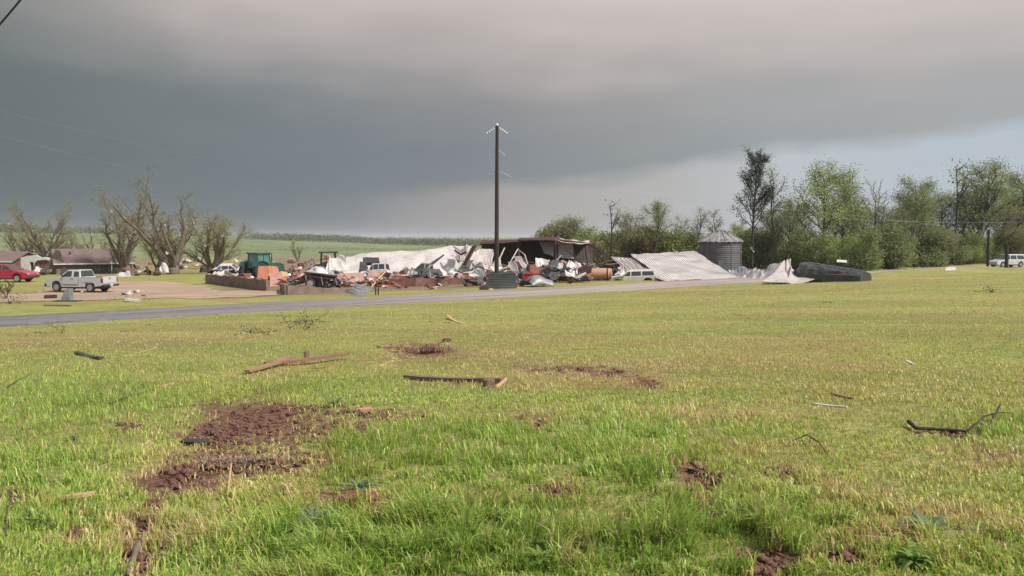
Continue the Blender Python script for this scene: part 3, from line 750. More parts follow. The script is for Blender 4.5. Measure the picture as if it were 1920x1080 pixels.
def leafy_tree(seed, name, label, cat, group, H=13, r0=.24, spread=.34, first=.3, lm='mid', per=10, size=.26, cl=.42, bark='bark', lean=0.0, limbs=14, wide=.34, wan=.05):
    rg = random.Random(seed); t = thing(name, label, cat, group=group); mb = MB(); tips = []
    pts, rad, dirs = limb(mb, rg, (0, 0, -.4), (lean, 0, 1), H * .96, r0, .03, 12, wan, .03, 8)
    for k in range(limbs):
        f = first + (0.97 - first) * (k + rg.random()) / limbs
        i = min(11, int(f * 12)); fr_ = f * 12 - i; p = pts[i].lerp(pts[i + 1], fr_)
        L = H * wide * (1.15 - .75 * f) * rg.uniform(.65, 1.25)
        dd = rdir(rg, dirs[i], rg.uniform(.6, 1.15)); dd.z += .15
        p2, r2, d2 = limb(mb, rg, p, dd, L, rad[i] * .5, .03, 6, .13, .07, 5)
        for j in range(2, 7):
            for _ in range(2):
                p3, r3, d3 = limb(mb, rg, p2[j], rdir(rg, d2[j], rg.uniform(.4, .9)), L * rg.uniform(.16, .38), .03, .01, 3, .2, .06, 3)
                if rg.random() < .86: tips += [p3[-1], p3[2]]
        tips.append(p2[-1])
    mb.obj('trunk', MT[bark], t, smooth=True)
    if per: link('crown', leaves_mesh('crown', tips, per, cl, size, LF[lm], seed), t)
    TIPS[t.name] = tips
    return t
def shrub(seed, label, group, Wd=5.0, H=5.0, lm='spring', n=620, per=18, name='shrub', size=.19, cat='shrub'):
    rg = random.Random(seed); t = thing(name, label, cat, group=group); mb = MB(); tips = []
    lobes = [(rg.uniform(-.5, .5) * Wd, rg.uniform(-.3, .3) * Wd, H * rg.uniform(.08, .75), rg.uniform(.22, .40)) for _ in range(13)]
    for k in range(7):
        a = rg.uniform(0, 6.28); limb(mb, rg, (rg.uniform(-.3, .3) * Wd, rg.uniform(-.2, .2) * Wd, -.2), (math.cos(a) * .35, math.sin(a) * .35, 1), H * rg.uniform(.7, 1.0), .07, .015, 6, .12, .02, 4)
    for k in range(n):
        x, y, z, r = rg.choice(lobes); v = Vector((rg.gauss(0, 1), rg.gauss(0, 1), rg.gauss(0, 1))).normalized() * rg.uniform(.45, 1.08)
        p = Vector((x + v.x * r * Wd * .62, y + v.y * r * Wd * .62, z + v.z * r * H * .75))
        if p.z > 0.1: tips.append(p)
    mb.obj('stem', MT['bark'], t, smooth=True)
    link('foliage', leaves_mesh('foliage', tips, per, .24, size, LF[lm], seed), t)
    return t
def place(t, px, D, top=None, H=None, rz=0.0, sx=1.0, label=None):
    if px > 1400: D = max(D, 54.5 / (CP - SP * (px - 960) / F))     # the wood stands beyond the lane
    p = GD(px, D); t.location = p
    k = 1.0
    if top is not None:
        zt = W(px, top, D).z; k = (zt - p.z) / H
    t.scale = (k * sx, k * sx, k); t.rotation_euler[2] = rz
    if label: t['label'] = label
    return t

gl = 'storm stripped trees behind the low house'
LT = [  # px, D, top, stems, spread, leaf, label
 (46, 158, 412, 6, .50, 1.0, 'small bare multi stemmed tree nearest the left edge behind the white wall'),
 (88, 152, 388, 8, .50, 1.0, 'bare many branched tree behind the chimney end of the brown roofed house'),
 (124, 165, 428, 5, .60, .9, 'thin bare tree standing behind the ridge of the brown roofed house'),
 (180, 150, 418, 4, .62, .8, 'short broken topped bare tree with two bent arms behind the brown roof'),
 (234, 117, 366, 6, .46, 1.3, 'forked bare tree with a long right arm beside the gable of the brown roofed house'),
 (296, 128, 424, 4, .36, 1.6, 'thick trunked greenish tree half hidden between two larger bare trees'),
 (324, 108, 342, 8, .48, .8, 'tallest bare tree on the left with a narrow spire of limbs'),
 (398, 112, 386, 8, .72, 1.6, 'wide spreading bare tree just behind the low block wall end'),
 (558, 190, 449, 4, .42, .2, 'tiny snapped off tree fork standing alone on the green pasture'),
]
scrap_hosts = []
for k, (px, D, top, st, sp, lf, lab) in enumerate(LT):
    H = max(3.0, GD(px, D).z * -1 + W(px, top, D).z)
    t = vase_tree(100 + k, lab, gl, H=H, stems=st, spread=sp, leaf=lf, r0=.026 * H + .05, mat_='bark_pale' if k != 5 else 'bark')
    t.location = GD(px, D); t.rotation_euler[2] = k * 1.3; t.scale = (1.22, 1.22, 1.0) if k < 8 else (1, 1, 1)
    scrap_hosts.append(t)

gr_ = 'trees of the creek side wood on the right'
pine = leafy_tree(31, 'pine_tree', 'tallest dark pine with a bare lower trunk and clumpy crown beside the grain bin', 'tree', None, H=16, r0=.22, first=.36, lm='pine', per=13, size=.17, cl=.24, bark='bark_dark', limbs=36, wide=.27, wan=.018)
del_group = pine; place(pine, 1410, 112, 281, 15.9, .4)
base = []
base.append((leafy_tree(41, 'leafy_tree', 'x', 'tree', gr_, H=13, lm='mid', per=18, size=.17, cl=.42, limbs=22, wide=.38), 12.8))
base.append((leafy_tree(42, 'leafy_tree', 'x', 'tree', gr_, H=13, lm='spring', per=18, size=.17, cl=.42, limbs=22, wide=.40), 12.8))
base.append((leafy_tree(43, 'leafy_tree', 'x', 'tree', gr_, H=13, lm='mid', per=20, size=.16, cl=.42, limbs=17, wide=.38, lean=.18, bark='bark_dark'), 12.6))
base.append((leafy_tree(44, 'leafy_tree', 'x', 'tree', gr_, H=12, lm='grey', per=10, size=.15, cl=.36, limbs=13, wide=.34), 11.8))
base.append((leafy_tree(45, 'leafy_tree', 'x', 'tree', gr_, H=12, lm='olive', per=16, size=.16, cl=.48, limbs=18, wide=.38, lean=-.1), 11.8))
base.append((leafy_tree(46, 'bare_tree', 'x', 'tree', gr_, H=11, lm='grey', per=0, limbs=16, wide=.42, bark='twig_purple', first=.45), 10.8))
base.append((leafy_tree(47, 'bare_tree', 'x', 'tree', gr_, H=10, lm='olive', per=1, limbs=9, wide=.30, bark='bark_dark', first=.4, lean=.12), 9.8))
RT = [  # kind, px, D, top, sx, rz, label
 (6, 1142, 122, 378, 1.0, .3, 'dead forked snag rising above the light green scrub behind the open shed'),
 (4, 1090, 140, 408, 1.3, 1.3, 'low rounded light green tree at the left end of the wood above the shed roof'),
 (1, 1066, 150, 416, 1.2, 2.0, 'outermost pale green tree at the far left tip of the wood'),
 (4, 1182, 135, 400, 1.0, 2.9, 'olive tree with a ragged top between the dead snag and the leaning trunks'),
 (2, 1222, 118, 380, .9, .9, 'dark stemmed leaning tree rising behind the big fallen white roof'),
 (3, 1262, 130, 410, 1.2, 3.3, 'grey green thin tree above the ridge of the big fallen white roof'),
 (3, 1300, 122, 396, 1.0, 4.4, 'silvery leaning tree just left of the grain bin cap'),
 (3, 1340, 130, 398, 1.1, 5.5, 'silvery pale tree directly behind the grain bin cap'),
 (1, 1380, 126, 425, 1.1, .7, 'bright yellow green tree between the grain bin and the tall pine'),
 (3, 1452, 113, 326, .8, 1.9, 'slender sparse tree standing against the right side of the tall pine'),
 (0, 1478, 120, 380, 1.0, 2.6, 'thin double stemmed tree second to the right of the tall pine'),
 (6, 1508, 110, 400, .8, 1.0, 'reddish bare trunk behind the peak of the white crumpled sheet'),
 (1, 1543, 112, 322, 1.05, 5.0, 'large bright green tree with an upright crown above the black overturned bin'),
 (0, 1578, 122, 335, .9, .2, 'darker upright tree touching the right of the large bright green tree'),
 (0, 1602, 126, 372, 1.0, 3.7, 'lower rounded tree left of the purple bare crown'),
 (5, 1634, 124, 348, .95, 2.2, 'purplish leafless round crown poking above the wood'),
 (4, 1668, 118, 400, 1.2, 4.1, 'broad olive tree right of the purple bare crown'),
 (0, 1706, 116, 362, 1.15, 1.1, 'dark green tree with a flat broken top left of the highest right hand trees'),
 (2, 1742, 122, 336, .95, 2.4, 'tree with thin twigs showing above its leaves right of centre of the wood'),
 (6, 1786, 120, 304, .75, .1, 'tall bare twigged tree rising above the leaning leafy tree'),
 (2, 1812, 112, 306, 1.2, 0.2, 'big wind leaned tree with a heavy leafy top near the right edge'),
 (0, 1838, 122, 352, 1.0, 3.0, 'dense tree filling in behind the two leaning trees near the right edge'),
 (2, 1882, 108, 322, 1.05, 5.9, 'curved trunk tree with a tufted top nearest the right edge of the photo'),
 (0, 1925, 114, 350, 1.1, 4.6, 'tree cut off by the right edge of the photo above the white car'),
 (4, 1960, 118, 370, 1.1, 1.6, 'tree beyond the right edge continuing the wood'),
 (0, 1440, 132, 400, 1.3, 2.2, 'background tree seen low between the pine trunk and its slender neighbour'),
 (4, 1500, 134, 392, 1.3, 0.6, 'background tree filling the gap left of the large bright green tree'),
 (0, 1560, 136, 388, 1.3, 1.4, 'background tree hidden behind the large bright green tree'),
 (1, 1622, 134, 398, 1.3, 3.0, 'background tree just under the purple bare crown'),
 (0, 1660, 134, 392, 1.3, 4.2, 'background tree right under the purple bare crown branches'),
 (4, 1690, 136, 384, 1.3, 5.1, 'background tree left of the dark flat topped tree'),
 (0, 1724, 132, 378, 1.3, 0.4, 'background tree between the flat topped tree and the thin twigged tree'),
 (1, 1765, 134, 372, 1.3, 1.9, 'background tree between the thin twigged tree and the tall bare twigged tree'),
 (0, 1806, 134, 366, 1.3, 2.8, 'background tree low behind the big wind leaned tree'),
 (4, 1858, 132, 382, 1.3, 3.9, 'background tree in the dip between the two leaning trees'),
 (0, 1900, 134, 374, 1.3, 5.7, 'background tree under the tufted top of the curved trunk tree'),
]
used = set()
for (kd, px, D, top, sx, rz, lab) in RT:
    b0, Hh = base[kd]
    t = b0 if kd not in used else copy_tree(b0)
    used.add(kd); place(t, px, D, top, Hh, rz, sx * (1.0 if kd in (5, 6) else 1.28), lab)
gs = 'undergrowth along the foot of the right hand wood'
sb = [shrub(61, 'x', gs, 6, 5, 'spring'), shrub(62, 'x', gs, 7, 5, 'mid'), shrub(63, 'x', gs, 5, 4, 'olive'), shrub(64, 'x', gs, 5, 4.5, 'dark')]
SH = [(2, 1078, 142, 425, 'low light green scrub at the left tip of the wood'), (0, 1112, 136, 418, 'soft green bush mound behind the open shed frame'), (2, 1160, 128, 432, 'olive thicket behind the collapsed shed rafters'),
      (0, 1196, 138, 415, 'rounded green thicket left of the leaning dark stems'), (2, 1240, 126, 430, 'brownish thicket right behind the fallen white roof ridge'), (0, 1285, 124, 420, 'bright green bush left of the grain bin wall'),
      (3, 1325, 122, 440, 'dark thicket hidden behind the grain bin'), (0, 1392, 118, 418, 'yellow green bush filling the gap right of the grain bin'), (2, 1432, 118, 430, 'olive thicket at the foot of the tall pine'),
      (1, 1470, 114, 440, 'green thicket between the pine and the reddish trunk'), (1, 1520, 114, 432, 'green thicket behind the white crumpled sheet'), (1, 1566, 108, 425, 'full green bush above the black overturned bin'),
      (0, 1600, 105, 430, 'bright green bush right above the end of the black bin'), (3, 1640, 103, 452, 'darkest hollow looking bush in the wood edge right of the black bin'), (1, 1660, 110, 415, 'broad green bush behind the darkest bush'),
      (1, 1700, 104, 425, 'large green bush in the middle of the right hand wood edge'), (2, 1738, 106, 430, 'brownish green bush left of the white scrap on the lawn crest'), (1, 1778, 108, 430, 'green bush behind the white scrap on the lawn crest'),
      (0, 1800, 104, 448, 'bright low bush right of the white scrap on the lawn crest'), (1, 1838, 108, 428, 'green bush behind the tall dark post'), (2, 1870, 112, 430, 'olive bush above the hood of the white estate car'),
      (0, 1905, 118, 432, 'bright green bush above the roof of the white estate car'), (1, 1950, 112, 420, 'green bush cut by the right edge of the photo'), (3, 1745, 112, 440, 'dark leaved bush in the hollow below the thin twigged tree')]
used = set()
for k, (kd, px, D, top, lab) in enumerate(SH):
    b0 = sb[kd]; t = b0 if kd not in used else copy_tree(b0); used.add(kd)
    place(t, px, D, top + (2 if px > 1380 else 0), (4.7, 4.7, 3.8, 4.2)[kd], k * 1.7, 1.1 if px > 1380 else 1.25, lab)

# far tree belts and groves on the pasture: one mass each
def belt(name, lab, pts, n, hmin, hmax, size, lm, seed):
    rg = np.random.RandomState(seed); C = []
    P = [GD(a, d) for a, d in pts]
    for _ in range(n):
        k = rg.randint(len(P) - 1); p = P[k].lerp(P[k + 1], rg.rand())
        x, y = p.x + rg.randn() * 6, p.y + rg.randn() * 8
        hh = (hmin + (hmax - hmin) * float(fbm(np.array([x / 26]), np.array([y / 26]), 3)[0])) * (0.3 + .7 * rg.rand())
        C.append((x, y, hz(x, y) + hh * .8))
    me = leaves_mesh(name, C, 7, 1.0, size, LF[lm], seed, .7)
    o = link(name, me); return tag(o, lab, 'far wood', kind='stuff')
belt('far_wood', 'hazy green belt of far trees along the top of the pasture', [(470, 560), (600, 540), (760, 520), (900, 500), (1060, 480), (1200, 470)], 5200, 1.2, 6.0, .7, 'haze', 71)
belt('far_wood', 'low dark treeline on the left skyline behind the stripped trees', [(-200, 520), (-60, 480), (40, 470), (90, 520), (220, 560), (420, 620)], 2400, 1.2, 6.5, .8, 'haze', 72)
belt('far_hedge', 'thin scrubby hedge line crossing the pasture behind the wreckage', [(430, 300), (560, 330), (660, 360), (860, 330)], 170, 0.2, 1.3, .4, 'olive', 73)

# ------------------------------------------------------------------ vehicles
def arch(xc, r, z0, n=9, rev=False):
    a = [(xc - r * math.cos(math.pi * k / n), z0 + r * math.sin(math.pi * k / n)) for k in range(n + 1)]
    return a[::-1] if rev else a
def wheel(parent, x, y, r, wd, side, tire='rubber', rimm='rim', z=None):
    z = r if z is None else z
    w_ = MB().lathe([(r * .62, -wd / 2), (r * .9, -wd / 2), (r, -wd * .35), (r, wd * .35), (r * .9, wd / 2), (r * .62, wd / 2)], 22, (x, y, z), 'y').obj('wheel', MT[tire], parent, smooth=False)
    h = MB().lathe([(r * .64, -wd * .52), (r * .60, -wd * .54), (r * .5, -wd * .40), (r * .2, -wd * .44), (r * .12, -wd * .55)] if side < 0 else [(r * .12, wd * .55), (r * .2, wd * .44), (r * .5, wd * .40), (r * .60, wd * .54), (r * .64, wd * .52)], 22, (x, y, z), 'y')
    h.obj('rim', MT[rimm], w_)
    return w_
def frustum(mb, x0, x1, y, z0, X0, X1, Y, z1):
    return mb.add([(x0, -y, z0), (x1, -y, z0), (x1, y, z0), (x0, y, z0), (X0, -Y, z1), (X1, -Y, z1), (X1, Y, z1), (X0, Y, z1)],
                  [(0, 3, 2, 1), (4, 5, 6, 7), (0, 1, 5, 4), (1, 2, 6, 5), (2, 3, 7, 6), (3, 0, 4, 7)])
def sidewin(parent, pts, ylow, yhigh, z0, z1, side, name='window', m='glass'):
    """pane lying on the slanted cabin side; pts are (x, z)"""
    def P(x, z, o):
        f = (z - z0) / (z1 - z0); return (x, side * (ylow + (yhigh - ylow) * f + o), z)
    n = len(pts); vs = [P(x, z, .012) for x, z in pts] + [P(x, z, -.02) for x, z in pts]
    return MB().add(vs, [tuple(range(n)), tuple(range(2 * n - 1, n - 1, -1))] + [(i, i + n, (i + 1) % n + n, (i + 1) % n) for i in range(n)]).obj(name, MT[m], parent)
def endwin(parent, x0, z0, x1, z1, y0, y1, name='window', m='glass', off=.012):
    d = Vector((x1 - x0, 0, z1 - z0)).normalized(); nrm = Vector((-d.z, 0, d.x))
    if (x1 > x0) == (z1 > z0): nrm = Vector((-d.z, 0, d.x))
    a = Vector((x0, 0, z0)) + d * .06; b_ = Vector((x1, 0, z1)) - d * .05
    vs = [(a.x, -y0, a.z), (a.x, y0, a.z), (b_.x, y1, b_.z), (b_.x, -y1, b_.z)]
    o = nrm * off
    V = [(v[0] + o.x, v[1], v[2] + o.z) for v in vs] + [(v[0] - o.x, v[1], v[2] - o.z) for v in vs]
    return MB().add(V, [(0, 1, 2, 3), (7, 6, 5, 4), (0, 4, 5, 1), (1, 5, 6, 2), (2, 6, 7, 3), (3, 7, 4, 0)]).obj(name, MT[m], parent)
def pickup(label, paint, group=None, name='pickup_truck', wheels=True, bed='open'):
    t = thing(name, label, 'pickup truck', group=group)
    # local +x is the nose; regular cab, long box
    r = .36; fx, bx = 1.52, -1.42
    prof = [(2.42, .42), (2.50, .62), (2.46, .88), (2.30, 1.00), (1.45, 1.10), (1.20, 1.12), (-.62, 1.12), (-.64, .72), (-2.44, .72), (-2.48, .60), (-2.42, .50)]
    bot = [(bx - .47, .44)] + arch(bx, .45, .40) + [(bx + .47, .40)] + [(fx - .47, .38)] + arch(fx, .45, .40) + [(fx + .47, .44)]
    MB().prism(prof + bot, -.87, .87).obj('body', MT[paint], t, bevel=.035)
    cabm = MB(); frustum(cabm, -.60, 1.34, .83, 1.10, -.45, .58, .66, 1.66); cab = cabm.obj('cab', MT[paint], t, bevel=.05)
    for s in (-1, 1):
        sidewin(cab, [(1.10, 1.16), (.20, 1.16), (.20, 1.57), (.58, 1.58)], .83, .66, 1.10, 1.66, s)
        sidewin(cab, [(.0, 1.16), (-.46, 1.16), (-.38, 1.55), (.0, 1.55)], .83, .66, 1.10, 1.66, s)
    endwin(cab, 1.34, 1.10, .58, 1.66, .74, .60, 'windscreen'); endwin(cab, -.60, 1.10, -.45, 1.66, .72, .60, 'rear_window', off=-.014)
    # box: liner lies in the open bed, bed walls stand proud of the floor
    MB().box((-1.54, 0, .735), (1.78, 1.52, .025)).obj('bed_liner', MT['trim'], t)
    for s in (-1, 1):
        MB().box((-1.55, s * .825, .90), (1.80, .09, .40)).obj('bed_side', MT[paint], t, bevel=.015)
        MB().box((-1.55, s * .825, 1.115), (1.78, .07, .03)).obj('bed_rail', MT['trim'], t)
    tg = MB().box((-2.475, 0, .93), (.06, 1.62, .50)).obj('tailgate', MT[paint], t, bevel=.015)
    MB().box((-2.51, 0, 1.04), (.015, .22, .07)).obj('handle', MT['trim'], tg)
    MB().box((-2.56, 0, .53), (.20, 1.74, .17)).obj('rear_bumper', MT['trim'], t, bevel=.03)
    MB().box((-2.665, 0, .56), (.012, .32, .15)).obj('number_plate', MT['lamp_clear'], t)
    MB().box((2.46, 0, .52), (.22, 1.76, .26)).obj('front_bumper', MT['trim'], t, bevel=.05)
    for s in (-1, 1):
        MB().box((-2.46, s * .815, .90), (.10, .13, .34)).obj('tail_light', MT['lamp_red'], t, bevel=.01)
        MB().box((2.36, s * .70, .82), (.20, .32, .17)).obj('headlight', MT['lamp_clear'], t, bevel=.03)
        MB().box((.86, s * .93, 1.22), (.10, .18, .15)).obj('mirror', MT['trim'], t, bevel=.02)
        MB().box((.10, s * .878, 1.02), (.18, .03, .04)).obj('door_handle', MT['trim'], t)
        MB().box((.26, s * .874, .56), (1.28, .02, .05)).obj('sill_trim', MT['trim'], t)
        for x in (-.46, .98): MB().box((x, s * .871, .80), (.018, .012, .60)).obj('door_seam', MT['trim'], t)
        if wheels:
            for x in (fx, bx): wheel(t, x, s * .76, r, .23, s)
    MB().box((0, 0, .36), (4.2, 1.2, .18)).obj('chassis', MT['trim'], t)
    return t
def car(label, paint, group=None, name='car', kind='suv', wheels=True, cat='car'):
    t = thing(name, label, cat, group=group)
    r = .34; fx, bx = 1.42, -1.38
    if kind == 'suv': roof = 1.72; X0, X1, x0, x1 = -2.05, .42, -2.25, 1.15; side = [[(.98, 1.08), (.25, 1.08), (.25, 1.60), (.42, 1.60)], [(.15, 1.08), (-.75, 1.08), (-.75, 1.60), (.15, 1.60)], [(-.87, 1.08), (-1.98, 1.08), (-1.90, 1.58), (-.87, 1.60)]]
    elif kind == 'hatch': roof = 1.56; X0, X1, x0, x1 = -2.0, .28, -2.25, 1.20; side = [[(1.0, 1.08), (.10, 1.08), (.10, 1.46), (.40, 1.46)], [(.0, 1.08), (-1.0, 1.08), (-1.0, 1.46), (.0, 1.46)], [(-1.1, 1.08), (-1.9, 1.08), (-1.8, 1.44), (-1.1, 1.46)]]
    else: roof = 1.47; X0, X1, x0, x1 = -1.35, .30, -2.0, 1.15; side = [[(.92, 1.0), (-.02, 1.0), (-.02, 1.38), (.24, 1.38)], [(-.12, 1.0), (-1.1, 1.0), (-.98, 1.38), (-.12, 1.38)], [(-1.2, 1.0), (-1.72, 1.0), (-1.32, 1.34), (-1.1, 1.38)]]
    zb = .95 if kind == 'sedan' else 1.03
    prof = [(2.30, .35), (2.40, .55), (2.34, .76), (2.05, .86), (1.15, zb), (-2.28, zb), (-2.36, .80), (-2.32, .42)]
    bot = [(bx - .44, .32)] + arch(bx, .42, .36) + [(bx + .44, .28)] + [(fx - .44, .28)] + arch(fx, .42, .36) + [(fx + .44, .30)]
    MB().prism(prof + bot, -.90, .90).obj('body', MT[paint], t, bevel=.05)
    cm = MB(); frustum(cm, x0, x1, .84, zb - .02, X0, X1, .66, roof); cab = cm.obj('cabin', MT[paint], t, bevel=.06)
    for s in (-1, 1):
        for q in side: sidewin(cab, q, .84, .66, zb - .02, roof, s)
        MB().box((2.22, s * .70, .70), (.26, .30, .15)).obj('headlight', MT['lamp_clear'], t, bevel=.03)
        MB().box((-2.31, s * .74, .84), (.10, .18, .22)).obj('tail_light', MT['lamp_red'], t, bevel=.02)
        MB().box((.88, s * .95, 1.10), (.10, .16, .12)).obj('mirror', MT[paint], t, bevel=.02)
        for x in (.95, .10, -.82): MB().box((x, s * .902, .70), (.016, .012, .54)).obj('door_seam', MT['trim'], t)
        MB().box((0, s * .90, .33), (1.9, .04, .10)).obj('sill', MT['trim'], t)
        if wheels:
            for x in (fx, bx): wheel(t, x, s * .78, r, .22, s)
    endwin(cab, x1, zb - .02, X1, roof, .76, .60, 'windscreen'); endwin(cab, x0, zb - .02, X0, roof, .76, .60, 'rear_window', off=-.014)
    MB().box((2.34, 0, .48), (.16, 1.70, .24)).obj('front_bumper', MT['trim' if kind != 'suv' else paint], t, bevel=.05)
    MB().box((-2.34, 0, .48), (.14, 1.70, .24)).obj('rear_bumper', MT['trim'], t, bevel=.04)
    MB().box((0, 0, .32), (4.0, 1.2, .16)).obj('chassis', MT['trim'], t)
    return t
def put(t, px, py=None, D=None, rz=0.0, rx=0.0, ry=0.0, dz=0.0, sc_=None):
    p = G(px, py) if D is None else GD(px, D)
    t.location = p + Vector((0, 0, dz)); t.rotation_euler = (rx, ry, rz)
    if sc_: t.scale = sc_
    return t
put(pickup('white two door pickup parked on the gravel with its tailgate towards the road', 'paint_silver'), 153, 547.5, rz=R(180 - 14), dz=.03, sc_=(.97, .95, .97))
put(car('bright red car half cut off by the left edge of the photo', 'paint_red', kind='hatch'), 13, 528.5, rz=R(-4), sc_=(1.06, 1.0, 1.03))
put(car('white estate car on the road by the right edge below the trees', 'paint_white', kind='suv'), 1888, D=117, rz=R(180 + 14), dz=.05, sc_=(1, 1, .98))
put(car('crushed cream white car pinned under the edge of the big fallen roof', 'paint_cream', kind='suv', wheels=False), 1186, 525, rz=R(180 - 3), ry=R(2), rx=R(-3), dz=-.30, sc_=(.98, 1, .72))
put(pickup('battered grey pickup amid rubble with a pole leaning over its roof', 'paint_grey'), 800, 527, rz=R(172), rx=R(5), ry=R(-2), sc_=(.72, .9, .98))
t = thing('wrecked_trailer', 'grey slanted trailer deck on one wheel in the rubble left of the pink boards', 'trailer', G(594, 541) + Vector((0, 1.5, 0)), R(8))
MB().box((0, 0, 1.05), (2.7, 2.0, .09), (R(-8), R(7), 0)).obj('deck', MT['galv_bright'], t, bevel=.02)
for s1_ in (-1, 1):
    MB().box((0, s1_ * .8, .85), (2.6, .12, .16), (0, R(7), 0)).obj('side_beam', MT['rust_frame'], t); wheel(t, -.75, s1_ * .95, .38, .24, s1_)
for x in (-1.1, .1, 1.2): MB().tube([(x, -1.02, .9 - x * .1), (x + .12, -1.04, .2)], .04, 5).obj('strut', MT['grey_metal'], t)
MB().tube([(-1.3, 0, .9), (-2.3, .1, .5)], .06, 5).obj('drawbar', MT['rust_frame'], t)
put(car('mangled white car behind the low block wall left of the green tractor', 'foil', kind='sedan', wheels=False), 432, 522, rz=R(8), rx=R(7), dz=.25, sc_=(.66, .9, .78))
put(car('white van body leaning in the rubble in front of the big white roof sheet', 'stucco', kind='suv', wheels=False, name='van', cat='van'), 706, 524, rz=R(170), rx=R(9), ry=R(4), dz=-.15, sc_=(.52, .8, .95))

# tractor: seen three quarter from the right, nose to the left
def tractor():
    t = thing('tractor', 'green cabbed farm tractor standing behind the orange boards', 'tractor')
    MB().prism([(2.3, .9), (2.35, 1.45), (1.9, 1.62), (.55, 1.72), (.55, .85)], -.36, .36).obj('hood', MT['paint_green'], t, bevel=.05)
    MB().box((2.36, 0, 1.18), (.05, .58, .5)).obj('grille', MT['trim'], t)
    MB().box((0.4, 0, .75), (3.6, .5, .4)).obj('chassis', MT['trim'], t)
    c = MB(); frustum(c, -.95, .5, .70, 1.15, -.85, .40, .66, 2.45); cab = c.obj('cab', MT['glass_teal'], t)
    for x, X in ((-.95, -.85), (.5, .40), (-.25, -.25)):
        for s in (-1, 1): MB().tube([(x, s * .71, 1.15), (X, s * .67, 2.47)], .05, 5).obj('pillar', MT['paint_green'], cab)
    MB().box((-.22, 0, 2.53), (1.62, 1.56, .16)).obj('cab_roof', MT['paint_green'], t, bevel=.05)
    for s in (-1, 1):
        wheel(t, -.75, s * .95, .85, .46, s, rimm='rim'); wheel(t, 1.75, s * .82, .50, .30, s)
        MB().prism([(-1.6, 1.35), (-1.3, 1.75), (-.75, 1.9), (-.2, 1.75), (.05, 1.35), (.0, 1.30), (-.25, 1.66), (-.75, 1.8), (-1.25, 1.66), (-1.52, 1.3)], s * .70, s * 1.2).obj('fender', MT['paint_green'], t)
        MB().box((.5, s * .60, 2.30), (.08, .2, .12)).obj('work_light', MT['lamp_clear'], t)
    MB().tube([(1.3, .15, 1.6), (1.3, .15, 2.4)], .05, 8).obj('exhaust', MT['trim'], t)
    return t
put(tractor(), 490, 526, rz=R(52), sc_=(1.0, 1.08, 1.0))
def skid_loader():
    t = thing('skid_loader', 'dark caged loader cab sticking up behind the white sheet', 'loader')
    for s in (-1, 1):
        for x in (-.7, .7): MB().tube([(x, s * .65, .9), (x * .92, s * .62, 2.15)], .06, 5).obj('cage_post', MT['trim'], t)
        wheel(t, -.65, s * .8, .48, .3, s); wheel(t, .75, s * .8, .48, .3, s)
        MB().prism([(-1.1, 1.3), (-.9, 1.6), (1.4, .9), (1.5, .7), (1.3, .7)], s * .70, s * .82).obj('lift_arm', MT['trim'], t)
    MB().box((0, 0, .75), (2.0, 1.2, .6)).obj('chassis', MT['charcoal'], t, bevel=.05)
    MB().box((0, 0, 2.20), (1.8, 1.5, .14)).obj('cab_roof', MT['charcoal'], t, bevel=.04)
    MB().prism([(1.4, .4), (1.9, .35), (1.95, .2), (1.4, .15)], -.85, .85).obj('bucket', MT['charcoal'], t)
    return t
put(skid_loader(), 616, 522, rz=R(195), dz=.35)

# ------------------------------------------------------------------ utility poles, wires
def pole():
    b0 = G(931, 539); t = thing('utility_pole', 'tall dark wooden power pole with three rows of white insulators', 'utility pole', b0)
    D = b0.y; top = W(932, 236, D) - b0; lean = top.x
    MB().tube([(0, 0, -1), (lean * .5, 0, top.z * .5), (lean, 0, top.z)], [.19, .16, .125], 12).obj('post', MT['polewood'], t)
    MB().lathe([(.05, 0), (.10, .03), (.10, .14), (.03, .2)], 10, (lean, 0, top.z)).obj('top_insulator', MT['porcelain'], t)
    for py, hw, drop, n in ((250, 19, 7, 4), (293, 15, 6, 3), (332, 27, 5, 4)):
        z = W(932, py, D).z - b0.z - .15; x0 = lean * z / top.z
        for s in (-1, 1):
            dx = hw / F * D; dd = drop / F * D
            sg = MB(); arm = MB()
            e_ = (x0 + s * dx, 0.0, z - dd + (.45 if py < 300 else .35)); a = (x0 + s * .12, 0, z + .62)
            arm.tube([a, ((a[0] + e_[0]) / 2, 0, (a[2] + e_[2]) / 2 + .03), e_], .014, 5)
            ar = arm.obj('bracket', MT['wire'], t)
            for k in range(n):
                f = (k + .8) / n; c = Vector(a).lerp(Vector(e_), f)
                q_ = 1.0 if py < 260 else .6
                MB().lathe([(.03 * q_, -.06), (.085 * q_, -.02), (.085 * q_, .02), (.03 * q_, .06)], 8, tuple(c), 'x').obj('insulator', MT['porcelain' if py < 260 else 'galv_bright'], ar)
    return t
pole()
def post(px, ptop, pbase, D, lab, r=.12, name='wood_post'):
    b0 = GD(px, D); t = W(px, ptop, D)
    o = MB().tube([(0, 0, -.6), (.02, 0, (t.z - b0.z) * .5), (0, .02, t.z - b0.z)], [r, r * .95, r * .85], 9).obj(name, MT['polewood'], None)
    o.location = b0; return tag(o, lab, 'post', 'dark posts near the right edge')
post(1852, 431, 490, 103, 'taller dark wooden post left of the white estate car', .17)
post(1887, 458, 503, 96, 'shorter thick dark post in front of the white estate car', .2)
